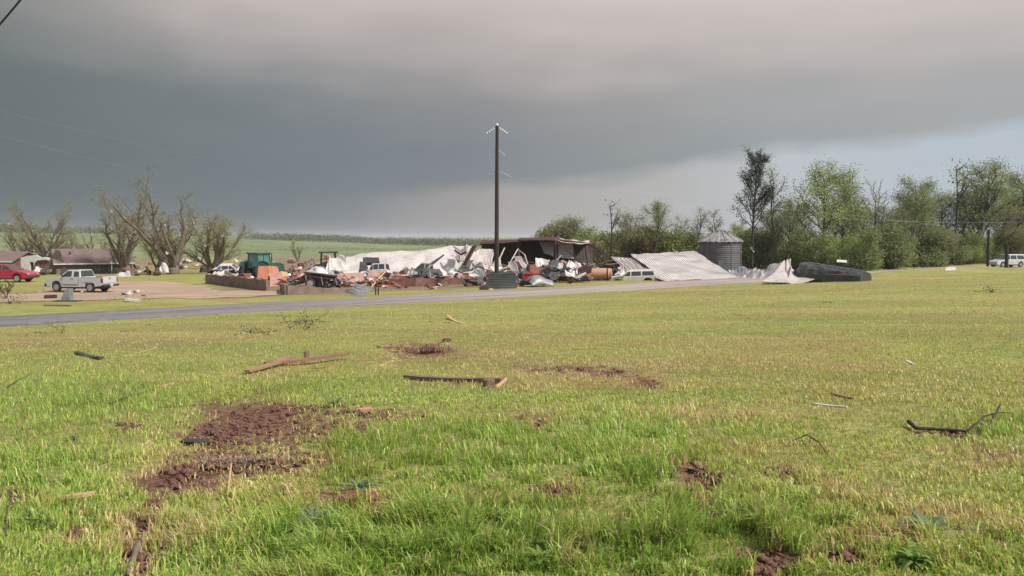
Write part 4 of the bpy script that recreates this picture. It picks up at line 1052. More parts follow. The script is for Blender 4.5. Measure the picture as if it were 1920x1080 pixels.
def wire(lab, pts, r, m='wire', name='power_line'):
    P = [W(*p) for p in pts]; Q = []
    for k in range(len(P) - 1):        # smooth through the points
        p0, p1, p2, p3 = P[max(k - 1, 0)], P[k], P[k + 1], P[min(k + 2, len(P) - 1)]
        for i in range(10):
            t = i / 10; Q.append(0.5 * ((2 * p1) + (p2 - p0) * t + (2 * p0 - 5 * p1 + 4 * p2 - p3) * t * t + (3 * p1 - p0 - 3 * p2 + p3) * t ** 3))
    Q.append(P[-1]); o0 = Q[0]
    o = MB().tube([q - o0 for q in Q], r, 5).obj(name, MT[m], None); o.location = o0
    return tag(o, lab, 'power line')
wire('thick black cable crossing the top left corner of the sky', [(-60, 112, 16), (0, 45, 15.5), (38, 0, 15.2), (80, -52, 15)], .018, 'wire_dark')
wire('pale wire sagging from the left edge down to the middle row of insulators', [(-120, 160, 52), (0, 207, 56), (180, 250, 60), (400, 300, 64), (700, 323, 67), (917, 296, 68.8)], .006)
wire('lower thin wire sagging across the stripped trees to the lowest insulators', [(-120, 215, 58), (0, 254, 60), (260, 318, 64), (480, 348, 66), (740, 358, 68), (905, 334, 69)], .0045, 'wire')
wire('thin wire running right from the pole over the wood', [(958, 334, 69), (1130, 358, 76), (1370, 385, 88), (1600, 404, 95), (1852, 434, 103)], .006, 'wire')
wire('pale lower wire crossing in front of the right hand wood', [(1400, 402, 100), (1640, 413, 101), (1852, 417, 103), (1990, 414, 104)], .0045)

# ------------------------------------------------------------------ houses on the left
def gable(name, lab, px0, px1, D, eave, ridge, yaw, depth, roofm, wallm, hip=.0, ov=.35):
    a, b0 = GD(px0, D), GD(px1, D); c = (a + b0) / 2; L = (b0 - a).length / math.cos(yaw)
    he = W(0, eave, D).z - c.z; hr = W(0, ridge, D + depth / 2).z - c.z
    t = thing(name, lab, 'house', c + Vector((0, depth / 2, 0)), yaw)
    wl = MB(); h = depth / 2
    wl.prism([(-h, -.5), (h, -.5), (h, he), (0, hr - .08), (-h, he)], -L / 2, L / 2, 'yz').obj('wall', MT[wallm], t)
    rf = MB(); o = ov
    sl = (hr - he) / h
    for s in (-1, 1):
        rf.add([(-L / 2 - o, s * (h + o), he - sl * o), (L / 2 + o, s * (h + o), he - sl * o), (L / 2 + o, 0, hr), (-L / 2 - o, 0, hr),
                (-L / 2 - o, s * (h + o), he - sl * o - .16), (L / 2 + o, s * (h + o), he - sl * o - .16), (L / 2 + o, 0, hr - .16), (-L / 2 - o, 0, hr - .16)],
               [(0, 1, 2, 3), (4, 7, 6, 5), (0, 4, 5, 1), (1, 5, 6, 2), (2, 6, 7, 3), (3, 7, 4, 0)])
    rr = rf.obj('roof', MT[roofm], t)
    return t, L, he, hr, h, rr
t, L, he, hr, h, rr = gable('brick_house', 'low brown brick house with a wide brown shingle roof behind the white pickup', 101, 212, 118, 491, 466, R(31), 5.0, 'shingle', 'brick_house')
MB().box((0, -h - .40, he - .16 - .08), (L + .6, .06, .16)).obj('fascia', MT['stucco'], t)
MB().box((L * .14, -h - .02, he * .42), (.95, .08, 1.9)).obj('door', MT['trim'], t)
MB().box((L * .145 + .75, -h - .2, he * .5), (.12, .12, he)).obj('porch_post', MT['stucco'], t)
MB().box((-L * .17, -h - .015, he * .55), (1.6, .05, .8)).obj('window', MT['glass'], t)
MB().box((-L * .36, .9, hr + .05), (.5, .5, .9)).obj('chimney', MT['brick_red'], rr)
MB().box((-L * .30, -h * .45, he + (hr - he) * .6 + .15), (.18, .18, .4)).obj('vent_pipe', MT['charcoal'], rr)
# torn gable piece at its left end
o = MB().prism([(-1.0, 0), (1.0, 0), (1.1, 1.0), (.55, 3.1), (.1, 3.3), (-.35, 2.7), (-.9, 1.9)], -.12, .12).obj('house_fragment', MT['brick_house'], None)
o.location = GD(108, 116.5); o.rotation_euler = (0, R(-4), R(-3)); tag(o, 'leaning torn end wall at the left corner of the brown brick house', 'wall')
# white-walled ruin with a door opening and a red brick arch
D = 128; c = GD(66, D)
t = thing('ruined_house', 'roofless white walled house ruin with a dark doorway behind the red car', 'house', c)
u = D / F
MB().prism([(-26 * u, -.4), (-9 * u, -.4), (-9 * u, 1.55), (-2 * u, 1.55), (-2 * u, -.4), (14 * u, -.4), (15 * u, 2.1), (3 * u, 2.55), (-12 * u, 2.45), (-26 * u, 2.2)], -.15, .15).obj('wall', MT['stucco'], t)
MB().box((-5.5 * u, .16, .6), (7 * u, .06, 1.9)).obj('door', MT['trim'], t)
MB().box((-5 * u, 2.6, .9), (38 * u, .2, 2.4)).obj('back_wall', MT['stucco'], t)
o = MB().prism([(-16 * u, -.3), (16 * u, -.3), (17 * u, .9), (13 * u, 1.75), (2 * u, 2.0), (-8 * u, 1.9), (-13 * u, 1.5), (-16 * u, .8)], -.2, .2).obj('brick_wall', MT['brick_red'], None)
o.location = GD(80, 124); tag(o, 'broken red brick wall piece with a rounded top left of the brown house', 'wall')
MB().prism([(-17 * u, 1.85), (16 * u, 2.0), (16.5 * u, 2.12), (2 * u, 2.3), (-12 * u, 2.15)], -.5, .6).obj('ceiling_strip', MT['stucco'], o)
t, L, he, hr, h, rr = gable('brick_house', 'pinkish red brick house end cut by the left edge of the photo', -60, 27, 128, 488, 471, R(-4), 7, 'shingle', 'brick_red')
MB().box((0, -h - .36, he - .2), (L + .6, .06, .2)).obj('fascia', MT['stucco'], t)

# ------------------------------------------------------------------ low block walls
def lowwall(lab, pts, thick=.25, m='brick', broken=0.12, seed=1):
    rg = random.Random(seed); B = [G(x, y) for x, y, _ in pts]; o0 = B[0]; V = []; segs = []
    for k in range(len(pts) - 1):
        n = 10
        for i in range(n + (k == len(pts) - 2)):
            f = i / n; p = B[k].lerp(B[k + 1], f); D = p.y
            top = pts[k][2] * (1 - f) + pts[k + 1][2] * f
            py = pts[k][1] * (1 - f) + pts[k + 1][1] * f
            segs.append((p, max(.12, (py - top) / F * D + rg.uniform(-broken, broken) * .5)))
    mb = MB(); prev = None
    d = (B[-1] - B[0]); nrm = Vector((d.y, -d.x, 0)).normalized() * thick / 2
    if nrm.y > 0: nrm = -nrm
    k0 = 0
    for p, hh in segs:
        q = p - o0
        mb.v += [tuple(q + nrm + Vector((0, 0, -.2))), tuple(q + nrm + Vector((0, 0, hh))), tuple(q - nrm + Vector((0, 0, hh))), tuple(q - nrm + Vector((0, 0, -.2)))]
    n = len(segs)
    for i in range(n - 1):
        for j in range(4): mb.f.append((i * 4 + j, i * 4 + (j + 1) % 4, (i + 1) * 4 + (j + 1) % 4, (i + 1) * 4 + j))
    mb.f.append((0, 1, 2, 3)); mb.f.append(tuple((n - 1) * 4 + j for j in (3, 2, 1, 0)))
    o = mb.obj('block_wall', MT[m], None); o.location = o0
    return tag(o, lab, 'wall', 'low walls left standing along the road side')
lowwall('longest low brown block wall running from the wide bare tree to the orange boards', [(388, 531, 514), (440, 538, 518), (502, 546, 526)], seed=3)
lowwall('second low block wall with a sharp left corner below the pink boards', [(537, 553, 534), (600, 550, 539), (650, 544, 541)], seed=4)
lowwall('short return of broken wall hidden behind the second wall corner', [(537, 553, 534), (528, 544, 532)], seed=5)
lowwall('long dark red wall stub under the grey wrecked pickup', [(726, 537, 523), (780, 537, 521), (835, 535, 524)], m='brick_red', seed=6)
lowwall('reddish wall stub between the grey wrecked pickup and the power pole', [(832, 534, 521), (860, 533, 520), (884, 531, 521)], m='brick_red', seed=7)
lowwall('low red wall remnant right of the grey overturned trough', [(1036, 527, 517), (1080, 526, 516), (1096, 525, 520)], m='brick_red', seed=8)

# ------------------------------------------------------------------ sheets, panels, beams
def sheet(lab, corners, m, name='metal_sheet', cat='sheet', ribs=0, amp=.05, crump=0.0, nu=None, nv=10, thick=.03, seed=0, group=None, sag=0.0, along='u', parent=None, fold=0.0):
    """bent sheet through four world corners (0,0),(1,0),(1,1),(0,1) given as (px,py,D) or (px,py) on the ground"""
    C = [Vector(G(*c)) if len(c) == 2 else W(*c) for c in corners]
    o0 = min(C, key=lambda v: v.z).copy()
    nu = nu or max(10, ribs * 6)
    U, V_ = np.meshgrid(np.linspace(0, 1, nu + 1), np.linspace(0, 1, nv + 1))
    P = sum(np.array(tuple(c))[None, None, :] * w_[..., None] for c, w_ in zip(C, ((1 - U) * (1 - V_), U * (1 - V_), U * V_, (1 - U) * V_)))
    e1 = (C[1] - C[0]) + (C[2] - C[3]); e2 = (C[3] - C[0]) + (C[2] - C[1]); nrm = e1.cross(e2).normalized()
    if nrm.y > 0: nrm = -nrm
    A_ = U if along == 'u' else V_
    hgt = np.zeros_like(U)
    if ribs:
        ph = (A_ * ribs) % 1.0
        hgt += amp * np.clip(1 - np.abs(ph - .5) / .14, 0, 1)
    sx_, sy_ = e1.length / 2, e2.length / 2
    if crump:
        hgt += crump * (fbm(U * sx_ * .42 + seed * 7.7, V_ * sy_ * .42 + seed * 3.3, 2) - .5) * 2
        hgt += crump * .5 * (np.abs(vnoise(U * sx_ * .5 + seed, V_ * sy_ * .35 + U * 2 + seed) - .5)) * 4 - crump * .4
        hgt += min(crump, .2) * .25 * (vnoise(U * sx_ * 2 + seed, V_ * sy_ * 2) - .5)
    if sag: hgt -= sag * np.sin(np.pi * U) * np.sin(np.pi * V_)
    if fold: hgt += fold * np.abs(U - .5) * 2
    n3 = np.array(tuple(nrm))
    P = P + n3 * hgt[..., None]
    if crump:
        edge_j = min(crump, .5) * .7 * (vnoise(U * sx_ * .9 + seed, V_ * sy_ * .9) - .5)
        P[..., 0] += edge_j; P[..., 2] += edge_j * .7
        P[..., 2] = np.maximum(P[..., 2], height(P[..., 0], P[..., 1]) + .02)
    B2 = P - n3 * thick
    n = (nu + 1) * (nv + 1); vs = np.concatenate([P.reshape(-1, 3), B2.reshape(-1, 3)]) - np.array(tuple(o0))
    w1 = nu + 1; f = []
    for a in range(nv):
        for b_ in range(nu):
            q = a * w1 + b_; f.append((q, q + 1, q + 1 + w1, q + w1)); f.append((q + n, q + w1 + n, q + 1 + w1 + n, q + 1 + n))
    for b_ in range(nu): f.append((b_, b_ + n, b_ + 1 + n, b_ + 1)); q = nv * w1 + b_; f.append((q, q + 1, q + 1 + n, q + n))
    for a in range(nv): q = a * w1; f.append((q, q + w1, q + w1 + n, q + n)); q = a * w1 + nu; f.append((q, q + n, q + w1 + n, q + w1))
    me = bpy.data.meshes.new(name); me.from_pydata([tuple(v) for v in vs], [], f); me.materials.append(MT[m]); me.update()
    o = link(name, me, parent); o.location = o0 - (parent.location if parent else Vector((0, 0, 0)))
    if not parent: tag(o, lab, cat, group)
    return o
def beam(lab, pts, r, m, name='steel_beam', cat='beam', group=None, sides=4, parent=None):
    P = [Vector(G(*c)) if len(c) == 2 else W(*c) for c in pts]; o0 = min(P, key=lambda v: v.z).copy()
    o = MB().tube([p - o0 for p in P], r, sides).obj(name, MT[m], parent); o.location = o0 - (parent.location if parent else Vector((0, 0, 0)))
    if not parent: tag(o, lab, cat, group)
    return o

# the big roof slopes
R1 = sheet('biggest fallen white ribbed roof slope left of the grain bin, reaching the road', [(1240, 526, 80.5), (1384, 521.5, 86), (1302, 471, 96), (1182, 477, 90)], 'roof_metal', 'fallen_roof', 'roof', ribs=34, amp=.055, crump=.13, nv=26, seed=2, thick=.06)
sheet('upturned flap of white metal on the ridge of the biggest fallen roof', [(1262, 482, 93.5), (1276, 484, 93), (1272, 469, 94), (1266, 471, 94.5)], 'white_metal', crump=.2, seed=5)
sheet('second ribbed roof slope lying behind the crushed cream car', [(1196, 522, 83), (1236, 526, 82), (1186, 484, 88), (1146, 482, 89)], 'roof_metal', 'fallen_roof', 'roof', ribs=6, amp=.09, crump=.14, nv=14, seed=3)
sheet('far left long white fallen roof slope behind the wrecked vehicles', [(640, 520, 91), (905, 514, 95), (884, 460, 104), (648, 479, 106)], 'roof_metal', 'fallen_roof', 'roof', ribs=26, amp=.010, crump=.26, nv=18, seed=4, thick=.06)
gx_ = 'white metal sheets hanging off the wrecked shed left of the pole'
sheet('white sheet bent over the left end of the shed beam just left of the pole', [(880, 505, 88), (924, 512, 87), (924, 463, 91), (897, 464, 91)], 'white_metal', crump=.45, ribs=7, amp=.05, seed=6, group=gx_)
sheet('creased white sheet peeling off the ridge of the far left roof', [(846, 490, 95), (880, 494, 94), (876, 461, 99), (852, 463, 100)], 'white_metal', crump=.5, ribs=5, seed=7, group=gx_)
sheet('narrow white sheet wrapped behind the pole foot', [(918, 520, 82), (944, 516, 82), (938, 480, 85), (930, 479, 85)], 'white_metal', crump=.3, ribs=4, seed=8)
sheet('long twisted ribbed white strip standing just right of the pole foot', [(968, 530, 76), (982, 527, 76), (966, 488, 80), (952, 492, 80)], 'white_metal', crump=.3, ribs=6, amp=.07, seed=9)
sheet('second twisted ribbed strip curving down beside the red box', [(978, 516, 79), (990, 512, 79), (977, 480, 83), (964, 481, 83)], 'white_metal', crump=.25, ribs=5, amp=.06, seed=10)
sheet('grey white sheet slumped over rubble left of the pole foot', [(888, 524, 79), (914, 519, 79), (905, 497, 84), (884, 497, 84)], 'grey_metal', crump=.35, ribs=6, seed=11)
sheet('pale sheet edge lying on the verge left of the dark ribbed box', [(885, 532), (908, 533), (905, 520, 76), (890, 518, 77)], 'stucco', crump=.12, seed=12)
# collapsed steel ladder truss
def ladder():
    a0, a1, b0, b1 = W(866, 497, 90), W(886, 461, 93), W(873, 498, 89.5), W(893, 461, 92.5)
    o0 = a0.copy(); t = thing('roof_truss', 'dark ladder like truss leaning up the end of the far left white roof', 'truss', o0)
    MB().tube([a0 - o0, a1 - o0], .09, 4).obj('rail', MT['white_metal'], t); MB().tube([b0 - o0, b1 - o0], .09, 4).obj('rail', MT['rust_frame'], t)
    for k in range(9):
        f = (k + .5) / 9; MB().tube([a0.lerp(a1, f) - o0, b0.lerp(b1, f) - o0], .12, 4).obj('rung', MT['rust_frame'], t)
ladder()
beam('white bent gutter arm above the ladder truss', [(850, 462, 98), (862, 470, 96), (872, 478, 94)], .12, 'white_metal', 'gutter', 'gutter')
beam('dark bent arm below the white gutter arm', [(853, 470, 97), (864, 477, 95), (874, 473, 94)], .12, 'rust_frame')
beam('dark pole leaning up from the roof of the grey wrecked pickup', [(795, 505, 86), (816, 490, 88), (832, 478, 90)], [.2, .14, .08], 'charcoal', 'leaning_pole', 'pole', sides=8)
# open shed frame
sh0 = GD(1030, 95)
t = thing('open_shed', 'dark red steel shed frame still standing right of the pole', 'shed', sh0)
def sb_(pts, r, m='rust_frame', name='beam'): return beam(None, pts, r, m, name, parent=t)
sb_([(900, 456.5, 93), (972, 453, 94)], .16); sb_([(972, 450, 94), (1045, 449.5, 95)], .17); sb_([(1045, 450, 95), (1112, 458, 98)], .15); sb_([(1100, 456, 98), (1128, 470, 96), (1152, 490, 93)], .14)
sb_([(1040, 451, 95), (1070, 475, 92), (1098, 500, 89)], .12, name='brace')
for px, top in ((972, 451), (1041, 451)): sb_([(px, 520, 93.5), (px, top, 94.5)], .17, name='column')
sb_([(1098, 464, 94), (1103, 498, 92)], .12, name='column')
sb_([(972, 462, 99), (1045, 460, 100)], .1, name='purlin'); sb_([(1045, 468, 100), (1128, 470, 101)], .1, name='purlin')
def panel_(c, m, name='wall_panel', **k): return sheet(None, c, m, name, parent=t, **k)
panel_([(901, 500, 97), (974, 506, 97.5), (973, 455, 98), (903, 458, 98)], 'brown_wall', crump=.1, ribs=14, amp=.04, seed=21)
panel_([(974, 508, 99), (1042, 508, 99.5), (1042, 452, 100), (974, 453, 99.6)], 'brown_wall', crump=.12, ribs=13, amp=.04, seed=22)
panel_([(1043, 500, 99.2), (1112, 502, 99.6), (1110, 460, 101), (1043, 454, 100)], 'brown_wall', crump=.12, ribs=10, amp=.04, seed=23)
panel_([(1046, 483, 97), (1075, 485, 97.5), (1075, 456, 98.5), (1046, 453, 98)], 'white_metal', name='torn_panel', crump=.14, ribs=6, amp=.05, seed=24)
panel_([(1018, 474, 96), (1038, 482, 96.5), (1040, 453, 98), (1012, 453, 97)], 'white_metal', name='torn_panel', crump=.25, seed=25)
panel_([(900, 458, 92.5), (974, 453, 93.2), (978, 447, 98.5), (902, 450, 98)], 'rust_frame', name='roof_sheet', crump=.08, seed=26)
panel_([(972, 450, 93.6), (1046, 449, 94.4), (1052, 444, 100), (976, 446, 100)], 'rust_frame', name='roof_sheet', crump=.10, seed=27)
panel_([(1042, 450, 94.6), (1106, 457, 97.2), (1104, 452, 102), (1050, 444, 100.5)], 'roof_metal', name='roof_sheet', crump=.22, seed=28)
gp = 'bent light metal tubes among the shed wreckage'
beam('light tube standing at a slant just right of the pole', [(931, 497, 85), (946, 465, 88)], .07, 'white_metal', 'metal_tube', 'tube', gp, 6)
beam('inverted V shaped light tube right of the pole', [(952, 500, 82), (971, 467, 85), (984, 478, 85), (992, 505, 84)], .06, 'white_metal', 'metal_tube', 'tube', gp, 6)
beam('long slanted light pipe right of the red box', [(1018, 517, 82), (1052, 479, 87)], .07, 'grey_metal', 'metal_tube', 'tube', gp, 6)
beam('light tube crossing low behind the red box', [(944, 515, 80), (960, 492, 83)], .06, 'white_metal', 'metal_tube', 'tube', gp, 6)
# grain bin
D = 99; c = GD(1350.5, D); rb = 38.5 / F * D; ht = W(0, 453, D).z - c.z
t = thing('grain_bin', 'round ribbed galvanized grain bin with a shiny cone roof beside the wood', 'grain bin', c)
prof = [(rb, -.3)]; k = 0
nb_ = int(ht / .11)
for k in range(nb_ + 1): prof.append((rb + (.022 if k % 2 else 0), ht * k / nb_))
MB().lathe(prof, 56).obj('wall', MT['galv'], t, smooth=False)
for z in (ht * .33, ht * .66, ht * .93): MB().lathe([(rb + .03, z - .02), (rb + .055, z - .01), (rb + .055, z + .03), (rb + .03, z + .04)], 56).obj('seam_band', MT['galv'], t)
for k in range(9):
    a = 2 * math.pi * k / 9 + .12
    MB().box((math.cos(a) * (rb + .03), math.sin(a) * (rb + .03), ht * .5), (.05, .06, ht * .98), (0, 0, a)).obj('stiffener', MT['galv'], t)
hr = W(0, 434, D).z - c.z
rm = MB(); n = 48; rv = .55
for k in range(n):     # folded cone of roof panels
    a = 2 * math.pi * k / n; up = .09 if k % 2 else 0
    rm.v += [(math.cos(a) * (rb + .22), math.sin(a) * (rb + .22), ht - .06 + up), (math.cos(a) * rv, math.sin(a) * rv, hr + up * .3)]
for k in range(n): rm.f.append((2 * k, 2 * ((k + 1) % n), 2 * ((k + 1) % n) + 1, 2 * k + 1))
rf = rm.obj('roof', MT['galv_roof'], t)
for k in range(12):
    a = 2 * math.pi * k / 12; MB().tube([(math.cos(a) * (rb + .2), math.sin(a) * (rb + .2), ht + .06), (math.cos(a) * rv, math.sin(a) * rv, hr + .08)], .045, 4).obj('rib', MT['galv_roof'], rf)
MB().lathe([(rv, hr - .1), (rv + .05, hr + .12), (.30, hr + .28), (.05, hr + .40)], 20).obj('vent_cap', MT['galv_roof'], rf)
MB().box((-.4, -rb - .05, 1.0), (.75, .14, 1.0)).obj('hatch', MT['galv'], t)

# right hand wreckage
gw = 'crumpled pale sheets between the grain bin and the black bin'
sheet('crumpled pale sheet against the foot of the grain bin', [(1372, 521, 86), (1410, 523, 85), (1398, 499, 90), (1370, 500, 90)], 'grey_metal', crump=.4, ribs=5, seed=31, group=gw)
sheet('flat white crumpled sheet right of the biggest fallen roof', [(1376, 519, 88), (1424, 527, 82), (1436, 515, 84), (1392, 505, 92)], 'white_metal', crump=.35, ribs=5, seed=32, group=gw)
sheet('small bright white panel lying behind the crumpled sheets', [(1406, 513, 92), (1424, 515, 92), (1420, 507, 95), (1406, 506, 95)], 'foil', crump=.08, seed=33, group=gw)
sheet('greenish grey sheet draped behind the white peaked sheet', [(1415, 520, 86), (1470, 524, 84), (1478, 490, 88), (1452, 498, 92)], 'grey_metal', crump=.3, ribs=7, seed=34, group=gw)
sheet('left flank of torn white sheeting rising to a sharp peak', [(1432, 532, 71), (1484, 531, 70), (1482, 488, 76), (1470, 492, 76)], 'white_metal', 'crumpled_sheet', crump=.38, nu=26, nv=20, seed=35)
sheet('right flank of the peaked white sheeting touching the black bin', [(1478, 531, 70), (1528, 524, 71), (1494, 508, 74), (1482, 488, 76)], 'white_metal', 'crumpled_sheet', crump=.38, nu=26, nv=18, seed=36)
beam('thin dark torn pole standing at the tip of the white peak', [(1476, 498, 77), (1479, 476, 78)], .05, 'rust_frame', 'bent_rod', 'rod')
beam('long thin rod sticking out left above the black bin', [(1467, 467, 84), (1490, 471, 84), (1512, 478, 83)], .05, 'rust_frame', 'bent_rod', 'rod')
# black overturned bin: half round shell lying on its side, tapering to the right
def trough():
    a, b0 = G(1508, 529), G(1622, 527); o0 = (a + b0) / 2; t = thing('overturned_bin', 'long black crumpled bin lying on its side at the edge of the lawn', 'bin', o0)
    ax = (b0 - a).normalized(); L = (b0 - a).length; side = Vector((-ax.y, ax.x, 0)); rings = 22; nn = 16; mb = MB()
    rg = random.Random(4)
    for i in range(rings + 1):
        f = i / rings; Hh = (1.66 * (1 - f) + .78 * f); Wd = 2.6 * (1 - f * .25)
        cpos = ax * (L * (f - .5))
        for j in range(nn + 1):
            a_ = math.pi * j / nn; rr = 1 + .09 * (float(fbm(np.array([f * 9]), np.array([j * .6]), 3)[0]) - .5) * 2 + (.03 if i % 3 == 0 else 0)
            p = cpos - side * math.cos(a_) * Wd / 2 * rr + Vector((0, 0, (math.sin(a_) ** .42) * Hh * rr - .05)) 
            q = cpos - side * math.cos(a_) * (Wd / 2 - .06) * rr + Vector((0, 0, (math.sin(a_) ** .42) * (Hh - .06) * rr - .06))
            mb.v += [tuple(p), tuple(q)]
    w1 = 2 * (nn + 1)
    for i in range(rings):
        for j in range(nn):
            a_ = i * w1 + 2 * j; mb.f.append((a_, a_ + 2, a_ + 2 + w1, a_ + w1)); mb.f.append((a_ + 1, a_ + 1 + w1, a_ + 3 + w1, a_ + 3))
    for e_ in (0, rings):
        for j in range(nn): a_ = e_ * w1 + 2 * j; mb.f.append((a_, a_ + 1, a_ + 3, a_ + 2))
    for i in range(rings):
        for j in (0, nn): a_ = i * w1 + 2 * j; mb.f.append((a_, a_ + w1, a_ + w1 + 1, a_ + 1))
    mb.obj('shell', MT['dark_metal'], t, smooth=False)
    ec = MB(); pe = ax * (L * .5 + .01)
    vs = [pe + side * (.98 * math.cos(math.pi * j / 12)) + Vector((0, 0, math.sin(math.pi * j / 12) ** .42 * .76 - .05)) for j in range(13)]
    ec.add([tuple(v) for v in vs] + [tuple(v + ax * .05) for v in vs], [tuple(range(13)), tuple(range(25, 12, -1))] + [(i, i + 13, (i + 1) % 13 + 13, (i + 1) % 13) for i in range(13)])
    ec.obj('end_plate', MT['dark_metal'], t)
    MB().tube([ax * (-L * .42) + Vector((0, 0, 1.64)) - side * .2, ax * 0 + Vector((0, 0, 1.26)) - side * .3, ax * (L * .5) + Vector((0, 0, .80)) - side * .3], .05, 5).obj('edge_rail', MT['grey_metal'], t)
    MB().tube([ax * (-L * .4) - side * 1.15 + Vector((0, 0, .75)), ax * (L * .45) - side * .95 + Vector((0, 0, .48))], .045, 5).obj('edge_rail', MT['lumber_old'], t)
    for k in range(5): MB().box(tuple(ax * (-L * .5 - .1 + rg.uniform(-.3, .2)) + side * rg.uniform(-.9, .3) + Vector((0, 0, rg.uniform(.6, 1.5)))), (.5, .08, .35), (rg.uniform(0, 3), rg.uniform(0, 3), rg.uniform(0, 3))).obj('torn_edge', MT['grey_metal' if k % 2 else 'dark_metal'], t)
trough()
sheet('black torn lining trailing on the grass below the white peaked sheet', [(1500, 531), (1532, 529), (1528, 521, 73), (1510, 520, 73)], 'charcoal', 'torn_lining', crump=.18, seed=41)
sheet('low white scrap of sheeting on the lawn crest left of the white estate car', [(1772, 508), (1792, 507.5), (1791, 503.5, 94), (1776, 504, 94)], 'foil', 'sheet_scrap', crump=.1, seed=44)
sheet('white board lying high in the brush above the black bin', [(1569, 491, 96), (1588, 492, 96), (1588, 488, 97), (1569, 487, 97)], 'foil', 'white_board', crump=.03, seed=42)
# dark ribbed box and grey liner by the pole
sheet_c = [(907, 542, 68.2), (966, 541, 69.2), (966, 514, 70.2), (918, 513, 70.2)]
t = thing('ribbed_container', 'dark corrugated metal container leaning against the foot of the power pole', 'container', G(937, 542))
for nm, cs in (('front_panel', sheet_c), ('top_panel', [(918, 513, 70.2), (966, 514, 70.2), (963, 511.5, 72), (922, 511, 72)]), ('end_panel', [(966, 541, 69.2), (968, 539, 71.5), (966, 512, 72), (966, 514, 70.2)])):
    sheet(None, cs, 'dark_metal', nm, ribs=9, along='v', amp=.07, nv=54, nu=10, crump=.04, seed=43, parent=t)
def liner():
    t = thing('culvert_liner', 'grey arched plastic liner lying upside down right of the dark ribbed container', 'liner', G(1010, 539))
    mb = MB(); n = 14; o0 = t.location; A_ = W(988, 536, 71.5) - o0; B_ = W(1031, 537, 72.5) - o0
    dr = (B_ - A_); w1 = n + 1
    side = Vector((-dr.y, dr.x, 0)).normalized()
    for i in range(2):
        for q in range(13):
            f = q / 12; c_ = A_.lerp(B_, f); hh = .55 + .25 * math.sin(math.pi * min(1, f * 1.3)); hh *= (1 if f > .15 else .7)
            for j in range(w1):
                a_ = math.pi * j / n; rr = 1 - .07 * i
                mb.v.append(tuple(c_ + side * math.cos(a_) * .8 * rr + Vector((0, 0, math.sin(a_) * hh * rr + (.12 * math.sin(math.pi * f) if True else 0)))))
    m_ = 13 * w1
    for q in range(12):
        for j in range(n): a_ = q * w1 + j; mb.f.append((a_, a_ + 1, a_ + 1 + w1, a_ + w1)); mb.f.append((a_ + m_, a_ + w1 + m_, a_ + 1 + w1 + m_, a_ + 1 + m_))
        for j in (0, n): a_ = q * w1 + j; mb.f.append((a_, a_ + w1, a_ + w1 + m_, a_ + m_))
    for q in (0, 12):
        for j in range(n): a_ = q * w1 + j; mb.f.append((a_, a_ + 1, a_ + 1 + m_, a_ + m_))
    mb.obj('shell', MT['grey_metal'], t, smooth=True)
    MB().tube([A_ + Vector((-.5, 0, -.05)), A_ + Vector((.2, -.1, .5)), A_ + Vector((.7, -.1, .62))], .05, 5).obj('bent_strap', MT['charcoal'], t)
liner()
t = thing('toolbox', 'bright crimson metal box sitting in the shed wreckage', 'box', G(996, 534))
MB().box((0, 0, .62), (1.30, .8, .5)).obj('box_body', MT['red_plastic'], t, bevel=.04)
MB().box((0, 0, .93), (1.45, .9, .12)).obj('lid', MT['red_plastic'], t, bevel=.03); MB().box((.0, 0, .22), (1.1, .7, .3)).obj('stand', MT['rust_frame'], t)
# propane tank
t = thing('storage_tank', 'tan horizontal storage tank left of the crushed cream car', 'tank', G(1120, 526), R(-8))
MB().lathe([(.15, -1.30), (.40, -1.24), (.52, -1.08), (.54, -.9), (.54, .9), (.52, 1.08), (.40, 1.24), (.15, 1.30)], 26, (0, 0, .62), 'x').obj('shell', MT['tank'], t, smooth=True)
MB().lathe([(.56, -.05), (.60, -.04), (.60, .04), (.56, .05)], 26, (.95, 0, .62), 'x').obj('hoop', MT['rust_frame'], t)
for x in (-.8, .75): MB().box((x, 0, .1), (.15, .8, .22)).obj('saddle', MT['rust_frame'], t)
MB().lathe([(.5, 1.0), (.5, 1.12), (.3, 1.14)], 20, (.2, 0, .62), 'x').obj('end_ring', MT['plywood'], t)
beam('tangle of rusty rods behind the tan tank', [(1098, 500, 86), (1116, 494, 87), (1150, 499, 86), (1160, 515, 84)], .07, 'rust_frame', 'bent_rod', 'rod')

# orange, pink boards by the left walls
gb = 'coloured boards leaning on the low walls'
def board(lab, c, m, seed=1, thick=.12, crump=.04, name='wall_board'): return sheet(lab, c, m, name, 'board', crump=crump, thick=thick, seed=seed, group=gb)
board('left orange board leaning in front of the green tractor', [(482, 522, 75), (504, 525, 74.5), (503, 498, 77), (485, 499, 77)], 'orange_board', 1)
board('right orange board joined at a fold to the left orange board', [(504, 524, 74.5), (527, 520, 76), (521, 499, 78), (503, 498, 77)], 'orange_board', 2)
board('dull orange crate side lying lower at the wall gap', [(506, 537, 72), (532, 535, 72.5), (528, 509, 75), (507, 511, 75)], 'tank', 3)
board('ochre torn board edge beside the dull orange crate side', [(528, 533, 73), (546, 528, 73.5), (538, 510, 76), (526, 509, 75.5)], 'plywood', 4)
board('large salmon pink board lying slanted above the ribbed grey sheet', [(650, 538, 72), (690, 534, 73), (677, 511, 79), (630, 513, 79)], 'pink_board', 5)
board('small pink board propped left of the large salmon pink board', [(596, 540, 73), (628, 541, 72.5), (622, 514, 77), (606, 516, 77)], 'pink_board', 6)
board('ragged pale orange board right of the large salmon pink board', [(700, 533, 74), (750, 537, 72.5), (722, 508, 79), (693, 506, 80)], 'pink_board', 7, crump=.14)
